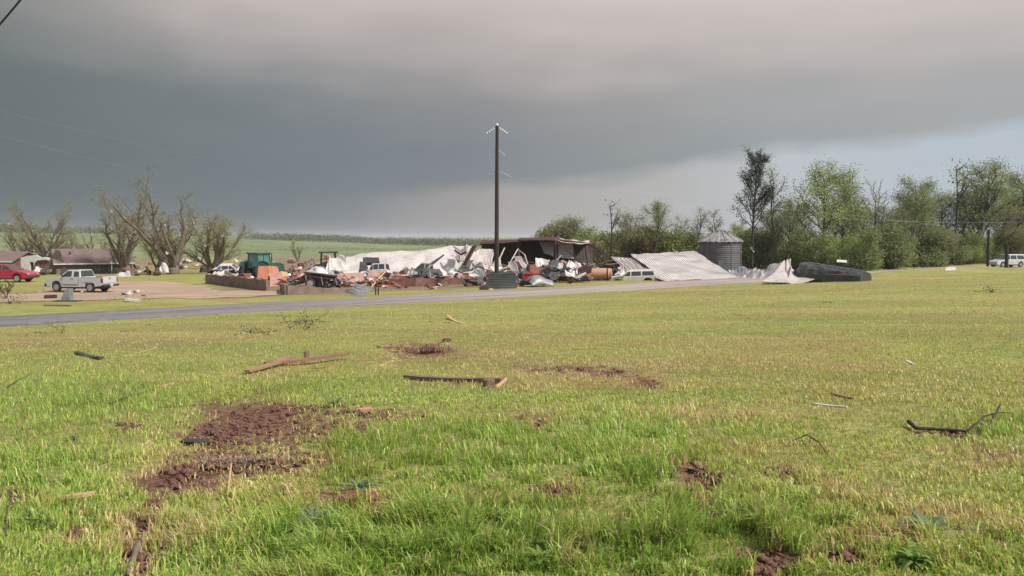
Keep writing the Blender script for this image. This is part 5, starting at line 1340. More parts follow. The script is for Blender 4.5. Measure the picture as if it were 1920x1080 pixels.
board('pink plank like board flat in front of the ragged board', [(706, 537, 71.5), (752, 537, 71.5), (735, 528, 75), (716, 526, 75)], 'orange_board', 8, crump=.08)
board('pale pink panel resting between the grey wrecked pickup and the shed', [(834, 528, 79), (884, 524, 80), (868, 512, 84), (838, 513, 84)], 'insul_pink', 9, crump=.12)
board('brown door lying among beams left of the second block wall', [(578, 543, 71), (600, 546, 70), (604, 531, 75), (585, 531, 75)], 'plywood', 10)
sheet('ribbed grey white sheet lying on the verge in front of the pink boards', [(646, 549), (680, 557), (702, 540, 69.5), (668, 534, 71)], 'grey_metal', ribs=7, amp=.09, crump=.14, seed=51, along='v', nv=42, nu=12)
sheet('grey metal hood sheet thrown over the wreck left of the pink boards', [(566, 518, 76), (628, 514, 76), (622, 497, 80), (586, 497, 80)], 'galv_bright', crump=.3, ribs=6, seed=52)
sheet('bright white sheet draped beside the caged loader cab', [(620, 508, 80), (652, 509, 80), (642, 478, 84), (622, 478, 84)], 'foil', crump=.4, seed=53)
sheet('pointed white scrap standing in front of the caged loader cab', [(612, 505, 79), (627, 508, 79), (622, 482, 80), (617, 480, 80)], 'foil', crump=.2, seed=54)
sheet('dark flat slab standing upright in front of the far left white roof', [(680, 493, 87), (712, 492, 87), (710, 483, 88), (680, 482, 88)], 'charcoal', 'dark_panel', crump=.06, seed=55, thick=.3)
sheet('dark mass of torn sheeting below the upright dark slab', [(672, 510, 84), (690, 508, 84), (688, 491, 87), (675, 491, 87)], 'charcoal', 'dark_panel', crump=.2, seed=56)
sheet('dark flatbed deck right of the grey wrecked pickup cab', [(803, 523, 82), (836, 522, 82), (834, 508, 84), (806, 506, 84)], 'charcoal', 'dark_panel', crump=.08, seed=57, thick=.3)
sheet('dark crumpled metal behind the grey white sheet left of the pole', [(855, 512, 86), (893, 510, 86), (888, 496, 90), (866, 497, 90)], 'charcoal', 'dark_panel', crump=.35, seed=58)
sheet('dark panel lying below the left end of the grey wrecked pickup', [(730, 522, 82), (770, 523, 82), (772, 508, 85), (736, 507, 85)], 'charcoal', 'dark_panel', crump=.2, seed=59)
sheet('tilted white panel among the rubble at the foot of the shed', [(1045, 512, 86), (1076, 514, 86), (1072, 493, 90), (1050, 492, 90)], 'grey_metal', crump=.35, ribs=5, seed=60)
sheet('white torn panel right of the shed columns', [(1080, 508, 88), (1098, 511, 88), (1094, 494, 91), (1078, 491, 91)], 'foil', crump=.4, seed=61)
gr2 = 'collapsed timber rafters in the rubble'
for k, (lab, pts, r, m_) in enumerate([
    ('long timber brace slanting down over the large salmon pink board', [(640, 508, 76), (656, 528, 73)], .07, 'pink_board'),
    ('upper of two timbers crossing right of the ribbed grey sheet', [(697, 534, 71), (722, 510, 74)], .07, 'plywood'),
    ('lower of two timbers crossing right of the ribbed grey sheet', [(694, 541, 69.5), (716, 516, 73)], .07, 'plywood'),
    ('timber rafter running down to the right across the ragged pale board', [(716, 518, 74), (748, 535, 71)], .07, 'pink_board'),
    ('grey log like beam rising behind the brown door', [(558, 515, 79), (572, 505, 80), (586, 489, 82)], .10, 'lumber_old'),
    ('dark forked beam behind the dull orange crate side', [(539, 509, 80), (549, 498, 81), (551, 512, 80)], .08, 'rust_frame'),
    ('dark slanting prop in the second block wall corner', [(541, 526, 74), (552, 533, 73)], .09, 'rust_frame'),
    ('rafter slanting into the rubble left of the second fallen roof slope', [(1100, 507, 88), (1128, 494, 90), (1150, 488, 91)], .09, 'rust_frame'),
    ('rafter lying low across the rubble behind the tan tank', [(1082, 505, 89), (1130, 497, 90), (1168, 494, 90)], .08, 'lumber_old'),
    ('long dark rail down the edge of the second fallen roof slope', [(1184, 482, 88), (1212, 500, 85), (1238, 524, 81.5)], .10, 'rust_frame')]):
    beam(lab, pts, r, m_, 'timber_rafter', 'rafter', gr2)
# left yard clutter
t = thing('metal_stand', 'small grey wedge shaped metal stand in front of the white pickup', 'stand', G(126, 565))
MB().prism([(-.35, 0), (.28, 0), (.30, .8), (.02, .8)], -.25, .25).obj('casing', MT['grey_metal'], t, bevel=.03); MB().box((0, 0, .03), (1.6, .7, .06)).obj('base_plate', MT['charcoal'], t)
o = MB().box((0, 0, .12), (.7, .5, .26)).obj('brown_box', MT['rust_frame'], None, bevel=.03); o.location = G(95, 560); o.rotation_euler[2] = .3; tag(o, 'small dark brown box on the gravel left of the metal stand', 'box')
b1 = vase_tree(301, 'small uprooted sapling at the left edge beside the gravel', None, H=1.5, stems=4, spread=.5, leaf=.0, r0=.035, lm='dark', mat_='bark'); link('crown', leaves_mesh('crown', TIPS[b1.name], 2, .08, .07, LF['olive'], 9), b1); b1.name = 'sapling'; b1.location = G(12, 560)
s1 = shrub(302, 'low dark bush on the verge at the left edge', None, 1.3, .40, 'dark', n=70, per=6, size=.08); s1.location = G(15, 569)
for k, (px, py, w_, lab) in enumerate([(216, 566, 1.0, 'leftmost low weed clump on the verge below the gravel'), (238, 566, .7, 'middle low weed clump on the verge below the gravel'), (272, 565, 1.2, 'rightmost low weed clump on the verge below the gravel')]):
    s1 = shrub(310 + k, lab, 'weed clumps along the verge below the gravel', w_, .22, 'dark', n=26, per=5, size=.06); s1.location = G(px, py)
o = MB().box((0, 0, .08), (.9, .5, .14), (0, .1, .2)).obj('white_board', MT['foil'], None); o.location = G(250, 565); tag(o, 'small white board between weed clumps on the verge', 'board')
o = MB().box((0, 0, .04), (1.7, .14, .08), (0, 0, -.15)).obj('plank', MT['lumber_old'], None); o.location = G(108, 574); tag(o, 'thin dark plank on the grass strip below the metal stand', 'plank')
for k, (px, lab) in enumerate([(704, 'left one of two dark stakes on the verge by the ribbed grey sheet'), (709, 'right one of two dark stakes on the verge by the ribbed grey sheet')]):
    o = MB().tube([(0, 0, -.2), (.03, 0, .62)], .05, 6).obj('stake', MT['polewood'], None); o.location = G(px, 553); tag(o, lab, 'stake')
for k, (px, h_, lab) in enumerate([(252, 1.25, 'left dark broken stump standing behind the gravel yard'), (275, 1.0, 'right dark broken stump standing behind the gravel yard')]):
    o = MB().tube([(0, 0, -.2), (.06, 0, h_ * .5), (-.04, 0, h_)], [.25, .22, .12], 7).obj('stump', MT['bark_dark'], None); o.location = GD(px, 106); tag(o, lab, 'stump')
sheet('small white car sized sheet heap beside the forked tree foot', [(220, 521, 94), (248, 522, 94), (243, 510, 98), (224, 512, 98)], 'foil', crump=.4, seed=71)
sheet('white scrap sheet behind the trunk of the tallest bare tree', [(300, 512, 106), (316, 513, 105), (312, 492, 107), (304, 494, 107)], 'stucco', crump=.35, seed=72)

# ------------------------------------------------------------------ scattered scraps: each its own small object
rgS = random.Random(99)
def bent_mesh(name, w_, l_, m, seed, amp=.3, th=.03):
    rg = np.random.RandomState(seed); nu, nv = 6, 6
    U, V_ = np.meshgrid(np.linspace(-.5, .5, nu), np.linspace(-.5, .5, nv))
    x = U * w_ * (1 + .3 * rg.rand(nv)[:, None]) + .12 * w_ * rg.randn(nv, nu) * .5; y = V_ * l_ * (1 + .3 * rg.rand(nu)[None, :])
    z = amp * (np.abs(U + .3 * V_) * w_ + .35 * w_ * (vnoise(U * 3 + seed, V_ * 3 + seed) - .3))
    z = z - z.min() + .02
    P = np.stack([x, y, z], -1).reshape(-1, 3); n = nu * nv; vs = np.concatenate([P, P - [0, 0, th]]); f = []
    for a in range(nv - 1):
        for b_ in range(nu - 1):
            q = a * nu + b_; f += [(q, q + 1, q + 1 + nu, q + nu), (q + n, q + nu + n, q + 1 + nu + n, q + 1 + n)]
    for b_ in range(nu - 1): f += [(b_, b_ + n, b_ + 1 + n, b_ + 1)]; q = (nv - 1) * nu + b_; f += [(q, q + 1, q + 1 + n, q + n)]
    for a in range(nv - 1): q = a * nu; f += [(q, q + nu, q + nu + n, q + n)]; q = a * nu + nu - 1; f += [(q, q + n, q + nu + n, q + nu)]
    me = bpy.data.meshes.new(name); me.from_pydata([tuple(v) for v in vs], [], f); me.materials.append(MT[m]); me.update(); return me
def crook(m, seed, l=2.2, r=.035):
    rg = random.Random(seed); p = [Vector((l * (i / 5 - .5), rg.uniform(-.12, .12), .05 + rg.uniform(0, .25) * (i % 2))) for i in range(6)]; return MB().tube(p, r, 5).mesh('bent_rod', MT[m])
SM = {
 'rod': [crook(m, 60 + k, 1.6 + .4 * k) for k, m in enumerate(('rust_frame', 'grey_metal', 'white_metal', 'charcoal', 'lumber'))],
 'white': [bent_mesh('metal_scrap', 1.5, .9, m, 10 + k, .55) for k, m in enumerate(('white_metal', 'foil', 'white_metal', 'roof_metal'))],
 'grey': [bent_mesh('metal_scrap', 1.5, 1.0, m, 20 + k, .55) for k, m in enumerate(('grey_metal', 'galv_bright', 'charcoal', 'grey_metal'))],
 'pink': [bent_mesh('insulation_scrap', 1.3, .9, m, 30 + k, .4, .07) for k, m in enumerate(('pink_board', 'insul_pink', 'orange_board'))],
 'wood': [MB().box((0, 0, .08), (l_, .14, .06)).mesh('broken_plank', MT[m]) for l_, m in ((2.2, 'lumber'), (1.6, 'lumber_fresh'), (2.6, 'lumber_old'), (1.9, 'plywood'))],
 'dark': [MB().prism([(-.6, -.1), (.5, -.1), (.65, .35), (.1, .6), (-.5, .42)], -.35, .35).mesh('rubble_lump', MT[m], bevel=.08) for m in ('rust_frame', 'charcoal', 'brickchunk', 'tar')],
 'brick': [MB().prism([(-.3, -.05), (.28, -.05), (.3, .2), (-.1, .32), (-.32, .18)], -.2, .2).mesh('brick_chunk', MT[m], bevel=.02) for m in ('brickchunk', 'concrete')],
}
NM = {'rod': ('bent_rod', 'rod'), 'white': ('metal_scrap', 'scrap'), 'grey': ('metal_scrap', 'scrap'), 'pink': ('insulation_scrap', 'scrap'), 'wood': ('broken_plank', 'plank'), 'dark': ('rubble_lump', 'rubble'), 'brick': ('brick_chunk', 'brick')}
ADJ = {'rod': 'bent rod', 'white': 'white metal scrap', 'grey': 'metal sheet scrap', 'pink': 'board scrap', 'wood': 'splintered plank', 'dark': 'rubble lump', 'brick': 'masonry chunk'}
SEEN = set()
def scatter(zone, px0, px1, d0, d1, mix_, n, s0=.5, s1=1.3, h0=0., h1=.3, tilt=.6):
    for _ in range(n):
        for attempt in range(40):
            kd = rgS.choice(mix_); me = rgS.choice(SM[kd]); px = rgS.uniform(px0, px1); D = rgS.uniform(d0, d1)
            p = GD(px, D); k = rgS.uniform(s0, s1)
            if sdist(p.x, p.y) < S_FAR + .8 and sdist(p.x, p.y) > S_NEAR - 1: continue
            fx = (px - px0) / (px1 - px0); fd = (D - d0) / (d1 - d0)
            hw = ('far left', 'left', 'middle', 'right', 'far right')[min(4, int(fx * 5))]; dw = ('front', 'centre', 'back')[min(2, int(fd * 3))]
            szw = ('small', 'medium', 'large')[0 if k < .55 else 1 if k < 1 else 2]
            lab = szw + ' ' + LOOK.get(me.materials[0].name, '') + ADJ[kd] + ' ' + zone + ', ' + hw + ' ' + dw
            if lab not in SEEN: break
        else: continue
        SEEN.add(lab)
        o = link(NM[kd][0], me); o.scale = (k, k, k * rgS.uniform(.7, 1.3))
        o.location = p + Vector((0, 0, rgS.uniform(h0, h1))); o.rotation_euler = (rgS.gauss(0, tilt * .5), rgS.gauss(0, tilt * .5), rgS.uniform(0, 6.28))
        if kd == 'wood': o.rotation_euler[1] *= .6
        tag(o, lab, NM[kd][1], NM[kd][0].replace('_', ' ') + 's ' + zone)
LOOK = {'grey_metal': 'grey ', 'white_metal': 'bright ', 'tar': 'black ', 'charcoal': 'dark ', 'galv_bright': 'shiny ', 'foil': 'crumpled ', 'roof_metal': 'ribbed ', 'insul_pink': 'pale ', 'orange_board': 'orange ', 'lumber_old': 'weathered ', 'lumber_fresh': 'fresh ', 'plywood': 'ochre ', 'brickchunk': 'reddish ', 'rust_frame': 'rusty ', 'concrete': 'grey '}
A5 = ['white', 'grey', 'wood', 'dark', 'pink', 'white']
scatter('around the green tractor', 440, 540, 77, 92, ['white', 'wood', 'dark', 'grey'], 26, .5, 1.2)
scatter('behind the longest block wall', 395, 450, 79, 88, ['white', 'white', 'grey', 'foil'] if False else ['white', 'white', 'grey'], 16, .5, 1.1, .1, .5)
scatter('around the wrecked trailer', 540, 640, 71, 86, ['grey', 'white', 'wood', 'dark', 'pink', 'wood'], 46, .5, 1.3, 0, .6)
scatter('strewn among the pink boards', 640, 760, 71, 82, ['pink', 'wood', 'white', 'dark', 'wood'], 38, .4, 1.1, 0, .3)
scatter('piled about the grey wrecked pickup', 740, 890, 76, 90, ['dark', 'white', 'grey', 'pink', 'wood'], 52, .5, 1.3, 0, .5)
scatter('piled at the foot of the power pole', 884, 985, 72, 90, ['white', 'grey', 'dark', 'wood'], 34, .5, 1.4, 0, .8)
scatter('inside the wrecked shed frame', 975, 1110, 78, 98, ['white', 'grey', 'dark', 'dark', 'wood', 'pink'], 70, .6, 1.5, 0, .9)
scatter('around the tan tank and rafters', 1090, 1200, 83, 94, ['dark', 'wood', 'wood', 'white', 'pink'], 36, .5, 1.3, 0, .6)
scatter('at the foot of the grain bin', 1370, 1440, 80, 96, ['white', 'grey', 'wood'], 18, .4, 1.1, 0, .2)
scatter('on the field behind the stripped trees', 240, 640, 120, 230, ['white', 'white', 'wood', 'dark', 'pink'], 60, .6, 1.5, 0, .1)
scatter('on the field behind the white roof', 560, 720, 95, 150, ['white', 'wood', 'dark', 'grey'], 40, .6, 1.4, 0, .3)
scatter('by the white house ruin', 20, 120, 105, 122, ['white', 'dark', 'brick', 'wood'], 14, .5, 1.1)
scatter('on the verge by the white pickup', 150, 420, 58, 64, ['wood', 'brick', 'white'], 10, .22, .5, 0, 0, .15)
scatter('on the verge beyond the lane', 560, 1000, 67, 73, ['wood', 'white', 'dark', 'pink'], 26, .2, .55, 0, 0, .2)
scatter('beneath the stripped trees', 225, 300, 98, 108, ['white', 'white', 'wood', 'dark'], 16, .5, 1.1, 0, .2)
for (zn, a, b_, c, d, n) in (('around the green tractor', 440, 540, 74, 88, 22), ('around the wrecked trailer', 540, 645, 70, 84, 38), ('strewn among the pink boards', 640, 760, 70, 80, 34), ('piled about the grey wrecked pickup', 740, 890, 74, 86, 44), ('piled at the foot of the power pole', 884, 985, 72, 84, 30), ('inside the wrecked shed frame', 975, 1110, 76, 90, 50), ('around the tan tank and rafters', 1090, 1185, 82, 90, 24)):
    scatter(zn, a, b_, c, d, ['rod', 'wood', 'dark', 'grey', 'white', 'brick', 'rod', 'pink'], n, .25, .75, 0, .75, .9)
scatter('on the open lawn', 60, 1860, 8, 22, ['rod', 'wood', 'wood'], 12, .08, .2, 0, 0, .08)
scatter('on the far lawn', 60, 1700, 22, 40, ['rod', 'wood', 'wood'], 12, .14, .32, 0, 0, .08)
# scraps of white insulation caught in the branches
SC = [bent_mesh('foil_scrap', .5, .35, 'foil', 50 + k, .7, .015) for k in range(3)]
hostname = ['the leftmost small bare tree', 'the bare tree behind the chimney', 'the thin bare tree behind the ridge', 'the short broken topped tree', 'the forked bare tree by the gable', 'the greenish trunk between larger trees', 'the tallest bare tree on the left', 'the wide spreading bare tree']
bpy.context.view_layer.update()
for t, hn, n in zip(scrap_hosts, hostname, (4, 7, 3, 3, 9, 3, 12, 8)):
    P = [p for p in TIPS[t.name] if p.z < 8.5]
    for k in range(n):
        for attempt in range(40):
            p = t.matrix_world @ rgS.choice(P); kk = rgS.uniform(.5, 1.15); zz = p.z / 10
            lab = ('tiny ' if kk < .7 else 'small ' if kk < .95 else 'large ') + 'white scrap ' + ('low ' if zz < .3 else 'midway ' if zz < .55 else 'high ') + ('left' if p.x < t.location.x - .7 else 'right' if p.x > t.location.x + .7 else 'centre') + ' in ' + hn
            if lab not in SEEN: break
        else: continue
        SEEN.add(lab)
        o = link('foil_scrap', rgS.choice(SC)); o.location = p; o.rotation_euler = (rgS.uniform(0, 3), rgS.uniform(0, 3), rgS.uniform(0, 6)); o.scale = (kk,) * 3
        tag(o, lab, 'scrap', 'white scraps snagged in ' + hn)
for lab, px, py, D in (('white scrap caught low on the dark pine trunk', 1409, 469, 111.7), ('pale scrap snagged in the big bright green tree', 1563, 404, 110), ('second pale scrap snagged above the first in the bright green tree', 1567, 391, 110)):
    o = link('foil_scrap', SC[0]); o.location = W(px, py, D); o.scale = (1.3,) * 3; o.rotation_euler = (.4, .9, .3); tag(o, lab, 'scrap')

# ------------------------------------------------------------------ foreground debris on the lawn
def fplank(name, lab, a, b_, wd, th, m, cat='board', dz=0.0, rise=(0, 0), roll=0.0):
    A_, B_ = G(*a), G(*b_); A_.z += th / 2 + rise[0] + dz; B_.z += th / 2 + rise[1] + dz
    d = B_ - A_; L = d.length; me = MB()
    rg = random.Random(int(a[0] * 7 + a[1])); n = 10
    up = Vector((0, 0, 1)); x_ = d.normalized(); y_ = up.cross(x_).normalized(); z_ = x_.cross(y_)
    for i in range(n + 1):
        f = i / n; tp = 1.0
        if i in (0, n): tp = rg.uniform(.5, .9)
        c_ = x_ * (L * (f - .5)) + y_ * rg.gauss(0, wd * .02) + z_ * (rg.gauss(0, th * .03) - .012 * math.sin(math.pi * f) * L)
        for s1_, s2_ in ((-1, -1), (1, -1), (1, 1), (-1, 1)): me.v.append(tuple(c_ + y_ * s1_ * wd / 2 * tp + z_ * s2_ * th / 2))
    for i in range(n):
        for j in range(4): me.f.append((i * 4 + j, i * 4 + (j + 1) % 4, (i + 1) * 4 + (j + 1) % 4, (i + 1) * 4 + j))
    me.f += [(0, 3, 2, 1), (n * 4, n * 4 + 1, n * 4 + 2, n * 4 + 3)]
    o = me.obj(name, MT[m], None); o.location = (A_ + B_) / 2
    # wood grain runs along the board
    return tag(o, lab, cat)
fplank('timber_board', 'long dark weathered timber beam lying level in the middle of the lawn', (760, 711), (943, 718), .13, .085, 'lumber_old', dz=-.012)
fplank('timber_board', 'reddish longer board under the upright block on the left lawn', (498, 690), (652, 674), .16, .05, 'lumber_red', rise=(.06, .10))
fplank('timber_board', 'lighter tan board crossing the reddish board on the left lawn', (463, 702), (546, 683), .15, .04, 'lumber', rise=(.04, .13))
fplank('wood_block', 'short dark block standing up on the reddish board', (572, 680), (578, 677), .06, .17, 'lumber_old', 'block', dz=.05)
fplank('splintered_stick', 'pale splintered stick beside the right end of the dark beam', (930, 728), (950, 722), .03, .03, 'lumber_fresh', 'stick', rise=(.0, .08))
fplank('wood_block', 'small dark wood block under the right end of the dark beam', (908, 728), (925, 726), .12, .12, 'lumber_old', 'block')
fplank('lath_strip', 'pale lath strip left of the turf clump on the middle lawn', (712, 687), (738, 677), .07, .02, 'lumber_fresh', 'lath')
fplank('lath_strip', 'pale pink lath farther off near the lane', (806, 603), (846, 606), .10, .03, 'lumber', 'lath')
fplank('lath_strip', 'second lath leaning over the pale pink lath near the lane', (838, 597), (866, 607), .09, .03, 'lumber_fresh', 'lath', rise=(.12, 0))
fplank('timber_board', 'short dark board lying alone on the far left lawn', (143, 664), (190, 675), .13, .07, 'charcoal')
fplank('lath_strip', 'thin pale cane on the far left lawn right of the short dark board', (232, 668), (294, 652), .035, .02, 'lumber_fresh', 'lath')
fplank('lath_strip', 'small orange wood sliver on the left lawn', (298, 727), (328, 720), .07, .03, 'plywood', 'lath')
fplank('lath_strip', 'long orange tan slat in the grass near the bottom left corner', (82, 952), (178, 940), .045, .025, 'plywood', 'lath', dz=.05)
fplank('lath_strip', 'white strip lying on the right hand lawn above the orange patch', (1526, 759), (1588, 765), .05, .02, 'foil', 'lath')
fplank('lath_strip', 'thin dark twig like lath above the white strip on the right lawn', (1558, 742), (1598, 752), .02, .02, 'lumber_old', 'lath', dz=.02)
fplank('lath_strip', 'tiny white chip of wood high on the right lawn', (1700, 677), (1714, 684), .05, .02, 'foil', 'lath')
fplank('roof_shard', 'flat pinkish shard near the small soil patch left of centre', (672, 776), (698, 774), .11, .03, 'tank', 'shard', dz=.03)
fplank('sliver', 'thin upright straw pale sliver stuck in the turf at left', (427, 935), (434, 890), .012, .012, 'lumber_fresh', 'sliver', rise=(.02, .08))
fplank('sliver', 'thin splinter standing beside the small brick piece', (432, 970), (441, 936), .010, .012, 'lumber_fresh', 'sliver', rise=(.02, .08))
fplank('sliver', 'short splinter leaning by the grey green weed', (536, 930), (548, 944), .012, .012, 'plywood', 'sliver', rise=(.08, .02))
def tuft(t_parent, cx, cy, rx, ry, z, n, m, seed, L=.12):
    rg = np.random.RandomState(seed); C = np.column_stack([cx + rg.randn(n) * rx * .5, cy + rg.randn(n) * ry * .5, np.full(n, z)]); mb = MB()
    for c in C:
        a = rg.rand() * 6.28; l = L * (.5 + rg.rand()); tl = rg.rand() * 1.2; d = Vector((math.cos(a) * math.sin(tl), math.sin(a) * math.sin(tl), math.cos(tl) * .7)); c = Vector(c); s_ = Vector((-d.y, d.x, 0)).normalized() * .006 if (abs(d.x) + abs(d.y)) > 1e-4 else Vector((.006, 0, 0))
        k = len(mb.v); mb.v += [tuple(c - s_), tuple(c + s_), tuple(c + d * l * .6 + s_), tuple(c + d * l * .6 - s_), tuple(c + d * l + Vector((d.x, d.y, -.5)) * l * .3)]; mb.f += [(k, k + 1, k + 2, k + 3), (k + 3, k + 2, k + 4)]
    me = bpy.data.meshes.new('straw'); me.from_pydata(mb.v, [], mb.f); me.materials.append(m); return link('straw', me, t_parent)
def chunk(name, lab, px, py, rx, ry, rz_, m, cat='brick', seed=1, dz=0.0, rot=0.0, sub=2):
    bm = bmesh.new(); bmesh.ops.create_icosphere(bm, subdivisions=3, radius=1.0); rg = np.random.RandomState(seed)
    for v in bm.verts:
        c = np.array(v.co); q = 1 + .5 * (float(fbm(np.array([c[0] * 1.6 + seed * 3]), np.array([c[1] * 1.6 + c[2] * 1.3]), 4)[0]) - .5) * 2 * .6 + .25 * (float(vnoise(np.array([c[0] * 4 + seed]), np.array([c[1] * 4 + c[2] * 3]))[0]) - .5)
        x = [math.copysign(abs(k) ** .9, k) for k in c]
        v.co = Vector((x[0] * rx * q, x[1] * ry * q, x[2] * rz_ * q))
    me = bpy.data.meshes.new(name); bm.to_mesh(me); bm.free(); me.materials.append(MT[m])
    o = link(name, me); p = G(px, py); o.location = p + Vector((0, 0, rz_ * .35 + dz)); o.rotation_euler = (0, 0, rot); return tag(o, lab, cat)
chunk('brick_piece', 'largest red brick piece half sunk in the grass at bottom centre left', 674, 946, .135, .075, .05, 'brickchunk', seed=3, dz=.03)
chunk('brick_piece', 'dark red brick piece near the bottom left corner', 360, 1013, .10, .055, .045, 'brickchunk', seed=4, dz=.02, rot=.2)
chunk('brick_piece', 'small brown red brick piece between the log and the weed', 421, 971, .055, .04, .03, 'brickchunk', seed=5, dz=.02)
chunk('brick_piece', 'tiny brick crumb low in the grass left of the bottom centre', 408, 1000, .03, .03, .02, 'brickchunk', seed=6, dz=.01)
chunk('asphalt_lump', 'dark asphalt lump at the lower left of the bare red soil', 366, 830, .17, .06, .028, 'tar', 'asphalt lump', seed=7, dz=.0, rot=-.15)
chunk('asphalt_lump', 'faint grey lump in the grass left of the dark asphalt lump', 136, 824, .08, .05, .025, 'charcoal', 'asphalt lump', seed=8)
o = chunk('turf_clump', 'upturned turf clump with dark soil right of the crossed boards', 808, 660, .26, .18, .15, 'soil', 'turf clump', seed=9, dz=-.04); tuft(o, 0, 0, .42, .3, .03, 500, MT['straw'], 1, .16)
chunk('turf_clump', 'small turf clump behind the upturned turf clump', 838, 640, .12, .10, .06, 'soil', 'turf clump', seed=10)
chunk('turf_clump', 'flat dead turf scrap left of the upturned turf clump', 722, 650, .18, .12, .03, 'straw', 'turf clump', seed=11)
chunk('turf_roll', 'rolled up mat of dead grass and soil below the bare red soil', 462, 868, .30, .07, .035, 'straw', 'turf roll', seed=12, rot=.12, dz=-.02); o = bpy.data.objects['turf_roll']; tuft(o, 0, 0, .34, .10, .0, 900, MT['straw'], 2, .09)
for k, (px, py, r_s, lab) in enumerate([(520, 792, .06, 'crumbled soil clod in the middle of the largest bare red patch'), (440, 796, .05, 'small soil clod at the left of the largest bare red patch'), (330, 912, .05, 'soil clod on the dark bare patch left of the turf roll'), (1228, 727, .07, 'soil clod on the bare streak of the middle lawn'), (1432, 1064, .04, 'soil clod on the bare patch at the bottom right of centre')]):
    chunk('soil_clod', lab, px, py, r_s, r_s * .6, r_s * .35, 'soil', 'soil clod', seed=20 + k, dz=-.01)
def crumbs():
    rg = np.random.RandomState(77); V = []; T = []
    E = [d for d in DIRT if d[1] > 640 and d[4] >= .7]; wts = np.array([d[2] * d[3] for d in E], float); wts /= wts.sum()
    O = np.array([(1, 0, 0), (0, 1, 0), (-1, 0, 0), (0, -1, 0), (0, 0, 1), (0, 0, -1)], float); FO = np.array([(0, 1, 4), (1, 2, 4), (2, 3, 4), (3, 0, 4), (1, 0, 5), (2, 1, 5), (3, 2, 5), (0, 3, 5)])
    for k in range(2800):
        e_ = E[rg.choice(len(E), p=wts)]; p = G(e_[0] + rg.randn() * e_[2] * .5, e_[1] + rg.randn() * e_[3] * .5, 2, 40)
        r = .006 + .032 * rg.rand() ** 4 + .0012 * p.y * rg.rand(); q = O * r * (.6 + .8 * rg.rand(6, 3)) * np.array([1.3, 1.0, .7]); a = rg.rand() * 6.28
        q = np.column_stack([q[:, 0] * math.cos(a) - q[:, 1] * math.sin(a), q[:, 0] * math.sin(a) + q[:, 1] * math.cos(a), q[:, 2]])
        T.append(FO + len(V) * 6); V.append(q + np.array([p.x, p.y, p.z + r * .3 - .01]))
    me = npmesh('soil_crumbs', np.concatenate(V), np.concatenate(T)); me.materials.append(MT['soil'])
    tag(link('soil_crumbs', me), 'loose red soil crumbs thrown over the bare patches', 'soil', kind='stuff')
crumbs()
def branch(name, lab, runs, m='bark_dark', cat='branch'):
    """runs: list of (points [(px,py,height)], radii)"""
    o0 = G(runs[0][0][0][0], runs[0][0][0][1]); mb = MB()
    for pts, rad in runs:
        P = [G(x, y) + Vector((0, 0, z)) - o0 for x, y, z in pts]
        Q = []; RQ = []
        for k in range(len(P) - 1):
            for i in range(4): Q.append(P[k].lerp(P[k + 1], i / 4)); RQ.append((rad[k] * (1 - i / 4) + rad[k + 1] * i / 4) * (1 + .12 * math.sin(7 * k + 3 * i)))
        Q.append(P[-1]); RQ.append(rad[-1]); mb.tube(Q, RQ, 7)
    o = mb.obj(name, MT[m], None, smooth=True); o.location = o0; return tag(o, lab, cat)
branch('broken_branch', 'thick black crooked branch lying on the right side of the lawn', [
    ([(1704, 800, .05), (1718, 809, .03), (1745, 809, .025), (1790, 812, .025), (1812, 814, .025), (1830, 808, .07), (1845, 800, .10), (1872, 799, .13)], [.022, .017, .015, .014, .012, .009, .008, .006]),
    ([(1874, 798, .20), (1862, 803, .11), (1850, 813, .0)], [.010, .011, .009]), ([(1812, 814, .02), (1822, 818, .01)], [.010, .006]), ([(1872, 799, .13), (1900, 792, .09)], [.005, .002])])
branch('rotten_log', 'pale rotten stick pointing at the viewer at bottom left', [([(240, 1082, .02), (250, 1060, .03), (256, 1040, .03), (268, 1015, .035), (275, 1003, .02)], [.012, .016, .021, .020, .010])], 'bark_pale')
branch('thin_twig', 'thin arched dark twig on the lower right lawn', [([(1480, 833, .02), (1512, 830, .07), (1535, 842, .06), (1558, 864, .01)], [.004, .006, .006, .003]), ([(1520, 833, .06), (1516, 842, .02)], [.004, .003])])
branch('thin_twig', 'forked twig standing in the grass at the bottom left corner', [([(-40, 985, .03), (30, 988, .05), (75, 994, .07), (118, 1002, .02)], [.006, .006, .004, .002]), ([(14, 1050, .0), (12, 1000, .05), (16, 975, .10)], [.005, .005, .004]),
    ([(16, 975, .10), (34, 962, .08), (48, 966, .05)], [.004, .003, .002]), ([(60, 990, .06), (55, 970, .1)], [.003, .002])], 'bark')
branch('thin_twig', 'flat dark twig along the grass left of the bare red soil', [([(203, 760, .02), (230, 754, .05), (262, 742, .04), (300, 728, .02)], [.010, .009, .007, .003]), ([(230, 754, .05), (236, 744, .10)], [.006, .003])])
branch('thin_twig', 'small dark twig near the left edge of the lawn', [([(14, 728, .02), (35, 718, .06), (60, 704, .03)], [.010, .008, .004])])
